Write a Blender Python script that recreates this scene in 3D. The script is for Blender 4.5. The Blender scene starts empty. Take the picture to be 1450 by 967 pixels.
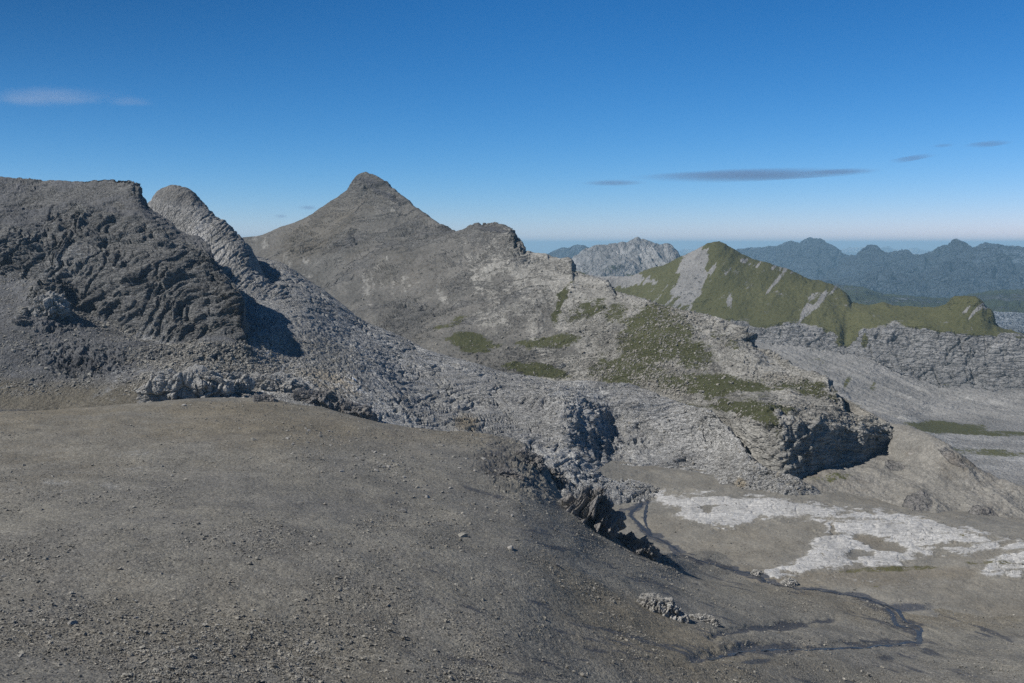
import bpy, math, random
import numpy as np
from concurrent.futures import ThreadPoolExecutor

# ------------------------------------------------------------------ camera, sky, sun, exposure
SC = bpy.context.scene
COL = SC.collection
W0, H0 = 1450.0, 967.0
FPX = 1410.0                       # focal length in photo pixels
PITCH = math.radians(5.6)          # camera looks down by this much
SUN_AZ = math.radians(-104)         # bearing of the sun from +Y, clockwise (negative = left)
SUN_EL = math.radians(45)

cam_d = bpy.data.cameras.new("camera")
cam = bpy.data.objects.new("camera", cam_d)
COL.objects.link(cam)
cam_d.sensor_width = 36.0
cam_d.lens = 36.0 * FPX / W0
cam_d.clip_start = 0.5
cam_d.clip_end = 300000.0
cam.location = (0, 0, 0)
cam.rotation_euler = (math.radians(90) - PITCH, 0, 0)
SC.camera = cam

world = bpy.data.worlds.new("World")
SC.world = world
world.use_nodes = True
wn = world.node_tree.nodes
wl = world.node_tree.links
bg = wn["Background"]
sky = wn.new("ShaderNodeTexSky")
sky.sky_type = 'NISHITA'
sky.sun_disc = False
sky.sun_elevation = SUN_EL
sky.sun_rotation = SUN_AZ
sky.altitude = 2800
sky.air_density = 1.0
sky.dust_density = 0.0
sky.ozone_density = 3.0
hs = wn.new("ShaderNodeHueSaturation")
hs.inputs['Saturation'].default_value = 1.0
hs.inputs['Hue'].default_value = 0.503
wl.new(sky.outputs[0], hs.inputs['Color'])
sp = wn.new("ShaderNodeSeparateColor")
cb = wn.new("ShaderNodeCombineColor")
wl.new(hs.outputs[0], sp.inputs[0])
for ch, (gain, power) in enumerate(((4.85, 2.12), (5.08, 1.235), (6.67, 1.116))):
    a_ = wn.new("ShaderNodeMath"); a_.operation = 'MULTIPLY'; a_.inputs[1].default_value = 1 / 6.0
    b_ = wn.new("ShaderNodeMath"); b_.operation = 'POWER'; b_.inputs[1].default_value = power
    c_ = wn.new("ShaderNodeMath"); c_.operation = 'MULTIPLY'; c_.inputs[1].default_value = gain
    wl.new(sp.outputs[ch], a_.inputs[0]); wl.new(a_.outputs[0], b_.inputs[0]); wl.new(b_.outputs[0], c_.inputs[0])
    wl.new(c_.outputs[0], cb.inputs[ch])
# the sky is deeper overhead and, at right angles to the sun, towards the upper left
tc = wn.new("ShaderNodeTexCoord")
sx = wn.new("ShaderNodeSeparateXYZ"); wl.new(tc.outputs['Generated'], sx.inputs[0])
e1 = wn.new("ShaderNodeMapRange"); e1.interpolation_type = 'SMOOTHSTEP'
for i_, v_ in ((1, .30), (2, .85), (3, 1.0), (4, .42)):
    e1.inputs[i_].default_value = v_
wl.new(sx.outputs[2], e1.inputs[0])
e2 = wn.new("ShaderNodeMath"); e2.operation = 'MULTIPLY'; wl.new(sx.outputs[0], e2.inputs[0]); wl.new(sx.outputs[2], e2.inputs[1])
e3 = wn.new("ShaderNodeMapRange"); e3.interpolation_type = 'SMOOTHSTEP'
for i_, v_ in ((1, .02), (2, -.15), (3, 1.0), (4, .55)):
    e3.inputs[i_].default_value = v_
wl.new(e2.outputs[0], e3.inputs[0])
e4 = wn.new("ShaderNodeMath"); e4.operation = 'MULTIPLY'; wl.new(e1.outputs[0], e4.inputs[0]); wl.new(e3.outputs[0], e4.inputs[1])
e5 = wn.new("ShaderNodeVectorMath"); e5.operation = 'SCALE'
wl.new(cb.outputs[0], e5.inputs[0]); wl.new(e4.outputs[0], e5.inputs['Scale'])
wl.new(e5.outputs[0], bg.inputs[0])
bg.inputs[1].default_value = 0.10

sun_d = bpy.data.lights.new("sun", 'SUN')
sun_d.energy = 4.8
sun_d.angle = math.radians(0.5)
sun_d.color = (1.0, 0.97, 0.925)
sun = bpy.data.objects.new("sun", sun_d)
COL.objects.link(sun)
# direction towards the sun
SD = (math.sin(SUN_AZ) * math.cos(SUN_EL), math.cos(SUN_AZ) * math.cos(SUN_EL), math.sin(SUN_EL))
from mathutils import Vector
sun.rotation_euler = Vector(SD).to_track_quat('Z', 'Y').to_euler()

SC.view_settings.view_transform = 'Standard'
SC.view_settings.look = 'None'
SC.view_settings.gamma = 1.0
SC.view_settings.exposure = 0.0
SC.render.engine = 'CYCLES'
SC.cycles.max_bounces = 4
SC.cycles.diffuse_bounces = 1
SC.cycles.glossy_bounces = 2
SC.cycles.volume_bounces = 1
SC.cycles.transparent_max_bounces = 8
SC.cycles.use_adaptive_sampling = True
SC.cycles.use_denoising = False
SC.render.filter_size = 1.2

# ------------------------------------------------------------------ numpy helpers
f32 = np.float32
POOL = ThreadPoolExecutor(4)
_rng = np.random.RandomState(7)
LAT = _rng.rand(64 * 64 * 64).astype(f32)


def _vn(P):
    """smooth value noise in [0,1] at the points P (n,3)"""
    out = np.empty(len(P), f32)
    Pi = np.floor(P)
    F = (P - Pi).astype(f32)
    I = Pi.astype(np.int64) & 63
    F = F * F * F * (F * (F * 6 - 15) + 10)
    J = (I + 1) & 63
    x0, y0, z0 = I[:, 0] * 4096, I[:, 1] * 64, I[:, 2]
    x1, y1, z1 = J[:, 0] * 4096, J[:, 1] * 64, J[:, 2]
    fx, fy, fz = F[:, 0], F[:, 1], F[:, 2]
    T = LAT.take

    def lx(a, b):
        u = T(x0 + a + b)
        return u + (T(x1 + a + b) - u) * fx
    c0 = lx(y0, z0); c0 += (lx(y1, z0) - c0) * fy
    c1 = lx(y0, z1); c1 += (lx(y1, z1) - c1) * fy
    out[:] = c0 + (c1 - c0) * fz
    return out


def vnoise(P):
    P = P.reshape(-1, 3)
    n = len(P)
    if n < 20000:
        return _vn(P)
    k = max(4, n // 60000)
    return np.concatenate(list(POOL.map(_vn, np.array_split(P, k))))


ROT = np.array([[0.36, 0.48, -0.80], [-0.80, 0.60, 0.0], [0.48, 0.64, 0.60]], f32)


def fbm(P, scale, octaves=4, gain=0.5, lac=2.03, seed=0, ridged=False, warp=None):
    """fractal noise; result in about [-1, 1] (ridged: 0..1); scale = wavelength in metres or a 3-tuple of wavelengths"""
    shp = P.shape[:-1]
    Q = P.reshape(-1, 3).astype(f32) / np.array(scale, f32)
    Q = Q + np.array([seed * 7.31, seed * 3.77 + 11.3, seed * 5.13 + 4.9], f32)
    tot = np.zeros(len(Q), f32)
    amp, norm = 1.0, 0.0
    for o in range(octaves):
        v = vnoise(Q)
        if ridged:
            v = 1 - np.abs(2 * v - 1)
            v = v * v
        else:
            v = 2 * v - 1
        tot += amp * v
        norm += amp
        amp *= gain
        Q = (Q @ ROT.T) * lac + 3.1
    tot /= norm
    if not ridged:
        tot *= 1.7
    return tot.reshape(shp)


def fissure(P, scale, w=.05, seed=0, breaks=.5):
    """thin branching grooves, 1 in the groove and 0 outside; stretched along the long wavelengths of scale"""
    shp = P.shape[:-1]
    Q = P.reshape(-1, 3).astype(f32) / np.array(scale, f32) + seed * 3.71
    Q = Q + np.stack([vnoise(Q * 2.3 + 9.1 * k) - .5 for k in range(3)], -1) * .35
    a = np.clip(1 - np.abs(vnoise(Q) - .5) / w, 0, 1)
    b = np.clip(1 - np.abs(vnoise(Q @ ROT.T * 1.9 + 5.7) - .5) / (w * 1.5), 0, 1) * .6
    g = vnoise(Q * .9 + 31.3)
    return (np.maximum(a, b) * np.clip((g - breaks + .25) / .2, 0, 1)).reshape(shp)


def _fc(args):
    Q, seed = args
    B = np.floor(Q - 0.5).astype(np.int64)
    best = np.full(len(Q), 9e9, f32)
    val = np.zeros(len(Q), f32)
    edge = np.full(len(Q), 9e9, f32)
    for dx in (0, 1):
        for dy in (0, 1):
            for dz in (0, 1):
                C = B + (dx, dy, dz)
                h = ((C[:, 0] & 63) * 4096 + (C[:, 1] & 63) * 64 + (C[:, 2] & 63) + seed * 977) % 262144
                r = [LAT.take((h + k * 40503) % 262144) for k in range(6)]
                D = [Q[:, i] - C[:, i] - (0.5 + (r[i] - 0.5) * 0.85) for i in range(3)]
                d = D[0] * D[0] + D[1] * D[1] + D[2] * D[2]
                v = (r[3] - .5) * 2.2 * D[0] + (r[4] - .5) * 2.2 * D[1] + (r[5] - .5) * 2.2 * D[2] + (r[3] + r[4] + r[5] - 1.5) * .9
                m = d < best
                edge = np.where(m, best, np.minimum(edge, d))
                val = np.where(m, v, val)
                best = np.where(m, d, best)
    crack = np.clip((np.sqrt(edge) - np.sqrt(best)) / .16, 0, 1)
    return (val - .45 * (1 - crack)).astype(f32)


def facet(P, scale, seed=0, jit=0.0):
    """broken-rock relief: every cell of a random packing is a tilted plane with a crack round it; about [-1, 1]"""
    shp = P.shape[:-1]
    Q = P.reshape(-1, 3).astype(f32) / np.array(scale, f32)
    if jit:
        Q = Q + np.stack([fbm(Q, 1.3, 2, seed=seed + k) for k in range(3)], -1) * jit
    k = max(1, len(Q) // 50000)
    parts = list(POOL.map(_fc, [(q, seed) for q in np.array_split(Q, k)]))
    return np.concatenate(parts).reshape(shp)


def sstep(a, b, x):
    t = np.clip((x - a) / (b - a), 0, 1)
    return t * t * (3 - 2 * t)


def pchip(xs, ys, x):
    xs = np.asarray(xs, float); ys = np.asarray(ys, float)
    h = np.diff(xs); d = np.diff(ys) / h
    m = np.zeros_like(ys)
    if len(xs) == 2:
        return np.interp(x, xs, ys)
    w1 = 2 * h[1:] + h[:-1]; w2 = h[1:] + 2 * h[:-1]
    ok = d[:-1] * d[1:] > 0
    with np.errstate(divide='ignore', invalid='ignore'):
        hm = (w1 + w2) / (w1 / d[:-1] + w2 / d[1:])
    m[1:-1] = np.where(ok, hm, 0)
    m[0], m[-1] = d[0], d[-1]
    x = np.clip(x, xs[0], xs[-1])
    k = np.clip(np.searchsorted(xs, x) - 1, 0, len(h) - 1)
    t = (x - xs[k]) / h[k]
    return ((1 + 2 * t) * (1 - t) ** 2 * ys[k] + t * (1 - t) ** 2 * h[k] * m[k]
            + t * t * (3 - 2 * t) * ys[k + 1] + t * t * (t - 1) * h[k] * m[k + 1])


def zy(py):
    """height over forward distance of the photo row py"""
    return np.tan(np.arctan((H0 / 2 - np.asarray(py, float)) / FPX) - PITCH)


def at(px, py, Y):
    """the point of the place that lies at forward distance Y on the line of sight through (px, py)"""
    px, py, Y = np.broadcast_arrays(np.asarray(px, float), np.asarray(py, float), np.asarray(Y, float))
    a = np.arctan((H0 / 2 - py) / FPX) - PITCH
    # depth along the optical axis for forward distance Y
    v = (H0 / 2 - py) / FPX
    fwd = math.cos(PITCH) + v * math.sin(PITCH)
    X = (px - W0 / 2) / FPX / fwd * Y
    return np.stack([X, Y, Y * np.tan(a)], -1)


def proj(P):
    X, Y, Z = P[..., 0], P[..., 1], P[..., 2]
    c, s = math.cos(PITCH), math.sin(PITCH)
    d = Y * c - Z * s
    u = Y * s + Z * c
    d = np.maximum(d, 0.5)
    return W0 / 2 + FPX * X / d, H0 / 2 - FPX * u / d


def rowz(pts):
    """row of (px, py, z)"""
    return [(a, b, c / float(zy(b))) for a, b, c in pts]


def back(row, dY, dz):
    """a row that lies dY farther and dz higher than the given one"""
    return ('back', row, dY, dz)


def eval_row(row, xs, lin):
    if isinstance(row, tuple) and row[0] == 'back':
        P = eval_row(row[1], xs, lin).copy()
        k = (P[:, 1] + row[2]) / P[:, 1]
        P[:, 0] *= k
        P[:, 1] *= k
        P[:, 2] += row[3]
        return P
    if isinstance(row, tuple) and row[0] == 'flat':      # ('flat', x0, x1, Y, z)
        t = (xs - xs[0]) / (xs[-1] - xs[0])
        return np.stack([row[1] + (row[2] - row[1]) * t, np.full_like(xs, row[3]), np.full_like(xs, row[4])], -1)
    a = sorted(row)
    X = [r[0] for r in a]
    py = np.interp(xs, X, [r[1] for r in a]) if lin else pchip(X, [r[1] for r in a], xs)
    Y = pchip(X, [r[2] for r in a], xs)
    return at(xs, py, Y)


def loft(x0, x1, dcol, rows, dens=1.0, sharp=(), lin=(), hidden=(), nh=10):
    xs = np.arange(x0, x1 + dcol * 0.5, dcol).astype(float)
    R = np.stack([eval_row(r, xs, i in lin) for i, r in enumerate(rows)])
    n = len(rows)
    d = np.diff(R, axis=0)
    M = np.zeros_like(R)
    pr = d[:-1] * d[1:] > 0
    with np.errstate(divide='ignore', invalid='ignore'):
        hm = 2 * d[:-1] * d[1:] / (d[:-1] + d[1:])
    M[1:-1] = np.where(pr, hm, 0)
    M[0], M[-1] = d[0], d[-1]
    sy = proj(R)[1]
    out = []
    for i in range(n - 1):
        ma = d[i] if i in sharp else M[i]
        mb = d[i] if (i + 1) in sharp else M[i + 1]
        k = nh if i in hidden else max(4, int(np.percentile(np.abs(sy[i + 1] - sy[i]), 85) * dens))
        t = np.linspace(0, 1, k, endpoint=False)[:, None, None]
        seg = ((1 + 2 * t) * (1 - t) ** 2 * R[i] + t * (1 - t) ** 2 * ma
               + t * t * (3 - 2 * t) * R[i + 1] + t * t * (t - 1) * mb)
        out.append(seg)
    out.append(R[-1][None])
    return np.concatenate(out).astype(f32)


def normals(P):
    du = np.gradient(P, axis=1)
    dv = np.gradient(P, axis=0)
    N = np.cross(du, dv)
    N /= np.maximum(np.linalg.norm(N, axis=-1, keepdims=True), 1e-9)
    flip = N[..., 2] < 0
    N[flip] *= -1
    return N.astype(f32)


def blur(A, n):
    for _ in range(n):
        A[1:-1] = (A[:-2] + 2 * A[1:-1] + A[2:]) / 4
        A[:, 1:-1] = (A[:, :-2] + 2 * A[:, 1:-1] + A[:, 2:]) / 4
    return A


def blobs(SX, SY, spec):
    """soft elliptical patches: (cx, cy, rx, ry, rot_deg, strength); 1 in the middle, 0 at the edge"""
    m = np.zeros(SX.shape, f32)
    for cx, cy, rx, ry, rot, st in spec:
        a = math.radians(rot)
        dx, dy = SX - cx, SY - cy
        u = (dx * math.cos(a) + dy * math.sin(a)) / rx
        v = (-dx * math.sin(a) + dy * math.cos(a)) / ry
        r = np.sqrt(u * u + v * v)
        m = np.maximum(m, st * np.clip(1.5 - r, 0, 1).astype(f32))
    return m


def segdist(SX, SY, pts):
    best = np.full(SX.shape, 1e9, f32)
    for (ax, ay), (bx, by) in zip(pts[:-1], pts[1:]):
        vx, vy = bx - ax, by - ay
        t = np.clip(((SX - ax) * vx + (SY - ay) * vy) / (vx * vx + vy * vy), 0, 1)
        best = np.minimum(best, np.hypot(SX - ax - t * vx, SY - ay - t * vy))
    return best


def poly(SX, SY, pts, soft=6.0):
    """soft polygon mask"""
    n = len(pts)
    ins = np.zeros(SX.shape, bool)
    for i in range(n):
        ax, ay = pts[i]; bx, by = pts[(i + 1) % n]
        if ay == by:
            continue
        c = ((ay > SY) != (by > SY)) & (SX < (bx - ax) * (SY - ay) / (by - ay) + ax)
        ins ^= c
    d = segdist(SX, SY, list(pts) + [pts[0]])
    d = np.where(ins, d, -d)
    return np.clip(d / soft * 0.5 + 0.5, 0, 1).astype(f32)


def grid_mesh(name, P, attrs=None, smooth=True, mat=None, kind='structure'):
    nr, nc = P.shape[:2]
    me = bpy.data.meshes.new(name)
    me.vertices.add(nr * nc)
    me.vertices.foreach_set('co', P.reshape(-1).astype(f32))
    idx = np.arange(nr * nc, dtype=np.int32).reshape(nr, nc)
    q = np.stack([idx[:-1, :-1], idx[:-1, 1:], idx[1:, 1:], idx[1:, :-1]], -1).reshape(-1, 4)
    me.loops.add(q.size)
    me.loops.foreach_set('vertex_index', q.reshape(-1))
    me.polygons.add(len(q))
    me.polygons.foreach_set('loop_start', np.arange(0, q.size, 4, dtype=np.int32))
    me.polygons.foreach_set('use_smooth', np.full(len(q), smooth))
    me.update(calc_edges=True)
    for an, chans in (attrs or {}).items():
        a = me.attributes.new(an, 'FLOAT_COLOR', 'POINT')
        v = np.zeros((nr * nc, 4), f32)
        for k, c in enumerate(chans):
            if c is not None:
                v[:, k] = np.broadcast_to(c, (nr, nc)).reshape(-1)
        a.data.foreach_set('color', v.reshape(-1))
    ob = bpy.data.objects.new(name, me)
    COL.objects.link(ob)
    if mat:
        me.materials.append(mat)
    if kind:
        ob['kind'] = kind
    return ob


def tri_mesh(name, V, F, mat=None, smooth=False):
    me = bpy.data.meshes.new(name)
    me.vertices.add(len(V))
    me.vertices.foreach_set('co', np.asarray(V, f32).reshape(-1))
    F = np.asarray(F, np.int32)
    me.loops.add(F.size)
    me.loops.foreach_set('vertex_index', F.reshape(-1))
    me.polygons.add(len(F))
    me.polygons.foreach_set('loop_start', np.arange(0, F.size, F.shape[1], dtype=np.int32))
    me.polygons.foreach_set('use_smooth', np.full(len(F), smooth))
    me.update(calc_edges=True)
    if mat:
        me.materials.append(mat)
    return me


# ------------------------------------------------------------------ materials
class NT:
    def __init__(self, name):
        self.m = bpy.data.materials.new(name)
        self.m.use_nodes = True
        self.t = self.m.node_tree
        self.b = self.t.nodes["Principled BSDF"]
        self.b.inputs['Specular IOR Level'].default_value = 0.25

    def n(self, typ, **kw):
        nd = self.t.nodes.new(typ)
        for k, v in kw.items():
            setattr(nd, k, v)
        return nd

    def set(self, sock, v):
        if hasattr(v, 'is_output') or isinstance(v, bpy.types.NodeSocket):
            self.t.links.new(v, sock)
        elif isinstance(v, (tuple, list)):
            sock.default_value = tuple(v) + ((1.0,) if len(v) == 3 and sock.type == 'RGBA' else ())
        else:
            sock.default_value = v

    def math(self, op, a, b=0.0, c=None, clamp=False):
        nd = self.n('ShaderNodeMath', operation=op, use_clamp=clamp)
        self.set(nd.inputs[0], a); self.set(nd.inputs[1], b)
        if c is not None:
            self.set(nd.inputs[2], c)
        return nd.outputs[0]

    def ramp(self, v, a, b, lo=0.0, hi=1.0, smooth=True):
        nd = self.n('ShaderNodeMapRange', interpolation_type='SMOOTHSTEP' if smooth else 'LINEAR')
        self.set(nd.inputs[0], v)
        for i, x in zip((1, 2, 3, 4), (a, b, lo, hi)):
            self.set(nd.inputs[i], x)
        return nd.outputs[0]

    def mix(self, f, a, b, mode='MIX'):
        nd = self.n('ShaderNodeMix', data_type='RGBA', blend_type=mode)
        self.set(nd.inputs[0], f); self.set(nd.inputs[6], a); self.set(nd.inputs[7], b)
        return nd.outputs[2]

    def pos(self, scale=(1, 1, 1), rot=(0, 0, 0)):
        g = self.n('ShaderNodeTexCoord')
        mp = self.n('ShaderNodeMapping')
        mp.inputs['Scale'].default_value = scale
        mp.inputs['Rotation'].default_value = rot
        self.t.links.new(g.outputs['Object'], mp.inputs[0])
        return mp.outputs[0]

    def noise(self, vec, scale, detail=4.0, rough=0.55, dist=0.0, kind='FBM'):
        nd = self.n('ShaderNodeTexNoise', noise_type=kind)
        self.set(nd.inputs['Vector'], vec)
        nd.inputs['Scale'].default_value = scale
        nd.inputs['Detail'].default_value = detail
        nd.inputs['Roughness'].default_value = rough
        nd.inputs['Distortion'].default_value = dist
        return nd.outputs[0]

    def voro(self, vec, scale, feature='F1', rnd=1.0):
        nd = self.n('ShaderNodeTexVoronoi', feature=feature)
        self.set(nd.inputs['Vector'], vec)
        nd.inputs['Scale'].default_value = scale
        nd.inputs['Randomness'].default_value = rnd
        return nd

    def attr(self, name):
        a = self.n('ShaderNodeAttribute', attribute_name=name)
        s = self.n('ShaderNodeSeparateColor')
        self.t.links.new(a.outputs['Color'], s.inputs[0])
        return s.outputs[0], s.outputs[1], s.outputs[2], a.outputs['Alpha']


def terrain_mat(name, s, scree=((.20, .185, .165), (.13, .125, .12)), rock=((.22, .22, .22), (.13, .13, .135)),
                grass=((.062, .075, .022), (.10, .095, .04)), pale=(.42, .42, .41), dark=(.05, .05, .052), brown=(.13, .10, .065),
                bump=1.0, speck=1.0, strata=((1, 1, 4), (0.3, 0.2, 0)), painted=True):
    """s = size in metres of the finest visible stones at this distance.
    mask1 = rock, grass, pale, dark; mask2 = brown"""
    t = NT(name)
    P = t.pos()
    PS = t.pos(*strata)
    if painted:
        r, g, p, d = t.attr('mask1')
        b = t.attr('mask2')[0]
    else:
        k = t.n('ShaderNodeValue'); k.outputs[0].default_value = 0.0
        g = p = d = k.outputs[0]
        k = t.n('ShaderNodeValue'); k.outputs[0].default_value = 1.0
        r = k.outputs[0]
        k = t.n('ShaderNodeValue'); k.outputs[0].default_value = 0.35
        b = k.outputs[0]
    nb = t.noise(P, 1 / (90 * s), 4, .55)
    nm = t.noise(P, 1 / (14 * s), 5, .6)
    nf = t.noise(P, 1 / (2.6 * s), 5, .65)
    vc = t.voro(P, 1 / s)
    vc2 = t.voro(P, 1 / (2.7 * s))
    s1 = t.n('ShaderNodeSeparateColor'); t.t.links.new(vc.outputs['Color'], s1.inputs[0])
    s2 = t.n('ShaderNodeSeparateColor'); t.t.links.new(vc2.outputs['Color'], s2.inputs[0])
    tone = t.math('ADD', t.ramp(s1.outputs[0], 0, 1, 1 - .16 * speck, 1 + .16 * speck, False),
                  t.ramp(s2.outputs[1], 0, 1, -.12 * speck, .12 * speck, False))
    tone = t.math('ADD', tone, t.ramp(s1.outputs[1], .88, .97, 0, .45 * speck))
    tone = t.math('ADD', tone, t.ramp(s1.outputs[2], .90, .97, 0, -.35 * speck))
    tone = t.math('MULTIPLY', tone, t.ramp(t.noise(P, 1 / (34 * s), 3, .5), .3, .7, .88, 1.12))
    tone = t.math('MULTIPLY', tone, t.ramp(nf, .3, .7, .86, 1.14))
    c_s = t.mix(t.ramp(t.math('ADD', t.math('MULTIPLY', nb, .55), t.math('MULTIPLY', nm, .45)), .40, .60), scree[0], scree[1])
    ns = t.noise(PS, 1 / (10 * s), 7, .68, .4)
    c_r = t.mix(t.ramp(ns, .36, .64), rock[0], rock[1])
    rr = t.ramp(t.math('ADD', r, t.math('MULTIPLY', t.math('SUBTRACT', nm, .5), .7)), .35, .65)
    col = t.mix(rr, c_s, c_r)
    bb = t.ramp(t.math('ADD', b, t.math('MULTIPLY', t.math('SUBTRACT', nm, .5), .8)), .2, .9)
    col = t.mix(bb, col, brown)
    pp = t.ramp(t.math('ADD', p, t.math('ADD', t.math('MULTIPLY', t.math('SUBTRACT', nm, .5), .9), t.math('MULTIPLY', t.math('SUBTRACT', nf, .5), .5))), .34, .66)
    pc = t.mix(t.ramp(ns, .42, .66), pale, tuple(x * .66 for x in pale))
    col = t.mix(pp, col, pc)
    dd = t.ramp(t.math('ADD', d, t.math('ADD', t.math('MULTIPLY', t.math('SUBTRACT', nm, .5), .7), t.math('MULTIPLY', t.math('SUBTRACT', nf, .5), .7))), .35, .75)
    col = t.mix(dd, col, dark)
    tn = t.n('ShaderNodeCombineColor')
    for i in range(3):
        t.t.links.new(tone, tn.inputs[i])
    col = t.mix(1.0, col, tn.outputs[0], 'MULTIPLY')
    gg = t.ramp(t.math('ADD', g, t.math('ADD', t.math('MULTIPLY', t.math('SUBTRACT', nm, .5), .9), t.math('MULTIPLY', t.math('SUBTRACT', nf, .5), .9))), .42, .58)
    gc = t.mix(t.ramp(nf, .35, .7), grass[0], grass[1])
    gc = t.mix(t.ramp(nb, .35, .65, 0, .6), gc, tuple(x * .7 for x in grass[0]))
    gt = t.mix(.25, gc, t.mix(1.0, gc, tn.outputs[0], 'MULTIPLY'))
    col = t.mix(gg, col, gt)
    t.set(t.b.inputs['Base Color'], col)
    t.set(t.b.inputs['Roughness'], t.ramp(dd, 0, 1, .92, .6))
    # relief too fine for the mesh
    h = t.math('ADD', t.math('MULTIPLY', vc.outputs['Distance'], -.5 * s), t.math('MULTIPLY', nf, .7 * s))
    h = t.math('ADD', h, t.math('MULTIPLY', vc2.outputs['Distance'], -.7 * s))
    h = t.math('ADD', h, t.math('MULTIPLY', t.math('MULTIPLY', ns, rr), 2.0 * s))
    PW = t.n('ShaderNodeVectorMath', operation='ADD')
    nv = t.n('ShaderNodeTexNoise'); t.set(nv.inputs['Vector'], PS); nv.inputs['Scale'].default_value = 1 / (9 * s); nv.inputs['Detail'].default_value = 3
    nsc = t.n('ShaderNodeVectorMath', operation='SCALE'); t.t.links.new(nv.outputs['Color'], nsc.inputs[0]); nsc.inputs['Scale'].default_value = 7 * s
    t.set(PW.inputs[0], PS); t.t.links.new(nsc.outputs[0], PW.inputs[1])
    for sz, dp in ((15, 1.3), (6, .6)):
        ve = t.voro(PW.outputs[0], 1 / (sz * s), 'DISTANCE_TO_EDGE')
        h = t.math('ADD', h, t.math('MULTIPLY', t.math('MULTIPLY', t.ramp(ve.outputs['Distance'], 0, .10), rr), dp * s))
    h = t.math('MULTIPLY', h, t.ramp(gg, 0, 1, 1, .45))
    bp = t.n('ShaderNodeBump')
    bp.inputs['Strength'].default_value = 1.0
    bp.inputs['Distance'].default_value = bump * .7
    t.set(bp.inputs['Height'], h)
    t.t.links.new(bp.outputs[0], t.b.inputs['Normal'])
    return t.m


LAYERS = {}


def terrain(name, P0, disp, masks, mat, smooth=True, nblur=6):
    """displace the coarse sheet P0 along its own normals and link it"""
    N = normals(P0)
    N = blur(N, nblur)
    N /= np.linalg.norm(N, axis=-1, keepdims=True)
    SX, SY = proj(P0)
    D = disp(P0, N, SX, SY)
    if isinstance(D, tuple):
        P = P0 + N * D[0][..., None]
        P[..., 2] += D[1]
    else:
        P = P0 + N * D[..., None]
    N2 = normals(P)
    m = masks(P, N2, SX, SY)
    ob = grid_mesh(name, P, m, smooth, mat)
    LAYERS[name] = (P, N2)
    return ob


# ------------------------------------------------------------------ the ground, one sheet out to the horizon
M_FAR = terrain_mat('valley_ground', 12, scree=((.10, .105, .09), (.07, .08, .06)), rock=((.12, .12, .12), (.08, .08, .08)), grass=((.05, .065, .03), (.07, .075, .035)), bump=1.0)
n = 160
rr = np.concatenate([[0.0], np.geomspace(300, 90000, n)])
th = np.linspace(0, 2 * math.pi, 181)
GX = rr[:, None] * np.sin(th)[None]; GY = rr[:, None] * np.cos(th)[None]
G0 = np.stack([GX, GY, np.full_like(GX, -900.0)], -1).astype(f32)
G0[..., 2] += fbm(G0, 9000, 5, seed=3) * 160 * sstep(1500, 5000, rr)[:, None]
grid_mesh('ground', G0, {'mask1': [0.2, 0.35 + 0.4 * fbm(G0, 5000, 3), 0, 0]}, True, M_FAR)

Z = lambda *a: np.zeros(a[0].shape, f32)

# ------------------------------------------------------------------ foreground scree slope
fg_crest = rowz([(-200, 592, -69), (0, 583, -71), (100, 580, -72), (200, 573, -73), (300, 565, -74), (360, 562, -75), (430, 577, -78),
                 (520, 597, -81), (560, 607, -82), (640, 615, -84), (700, 621, -86), (735, 631, -88), (770, 664, -95), (800, 703, -103),
                 (860, 757, -113.5), (900, 775, -118), (940, 785, -122.5), (980, 783, -136), (1100, 755, -144), (1450, 730, -147), (1700, 720, -147)])
fg_rows = [
    ('flat', -260, 260, -60, 8), ('flat', -150, 190, 0, -1.9), ('flat', -130, 190, 28, -22),
    rowz([(-200, 1012, -60), (0, 1012, -62), (300, 1012, -66.5), (500, 1012, -71), (725, 1012, -79), (860, 1012, -87), (1000, 1012, -97), (1150, 1012, -107), (1300, 1012, -115), (1450, 1012, -119), (1700, 1012, -121)]),
    rowz([(-200, 930, -60.5), (0, 930, -62.7), (300, 930, -67), (500, 930, -71.5), (725, 930, -80.5), (860, 930, -92), (1000, 930, -107), (1150, 930, -121), (1300, 930, -130), (1450, 930, -129), (1700, 930, -125)]),
    rowz([(-200, 845, -61.5), (0, 850, -64), (300, 850, -68), (500, 850, -72.5), (725, 850, -82.5), (860, 855, -99), (1000, 860, -121), (1150, 870, -136.5), (1300, 875, -141.5), (1450, 875, -141), (1700, 880, -137)]),
    rowz([(-200, 740, -64), (0, 750, -66), (300, 740, -70), (500, 755, -74.5), (725, 780, -85), (860, 800, -106.5), (940, 812, -122), (1000, 820, -133), (1100, 810, -142), (1450, 800, -145), (1700, 800, -144)]),
    rowz([(-200, 660, -67), (0, 665, -69), (300, 650, -72), (500, 680, -77), (600, 690, -80.5), (725, 705, -87), (800, 748, -98.5), (860, 778, -110.5), (940, 797, -122.5), (1000, 797, -136), (1100, 775, -143), (1450, 750, -146), (1700, 750, -146)]),
    fg_crest, back(fg_crest, 40, -13), back(fg_crest, 130, -70)]
P0 = loft(-200, 1700, 1.0, fg_rows, dens=1.0, hidden=(0, 1, 2, 8, 9), nh=16)

STREAM_A = [(917, 702), (905, 715), (893, 728), (905, 742), (921, 757), (945, 768), (965, 783), (1000, 795), (1040, 806), (1073, 815), (1085, 824), (1120, 831), (1160, 835), (1205, 842), (1240, 852), (1262, 866), (1268, 882), (1300, 893), (1302, 906), (1265, 912), (1200, 917), (1120, 919), (1060, 920), (1030, 927), (1000, 934), (980, 936)]


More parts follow.
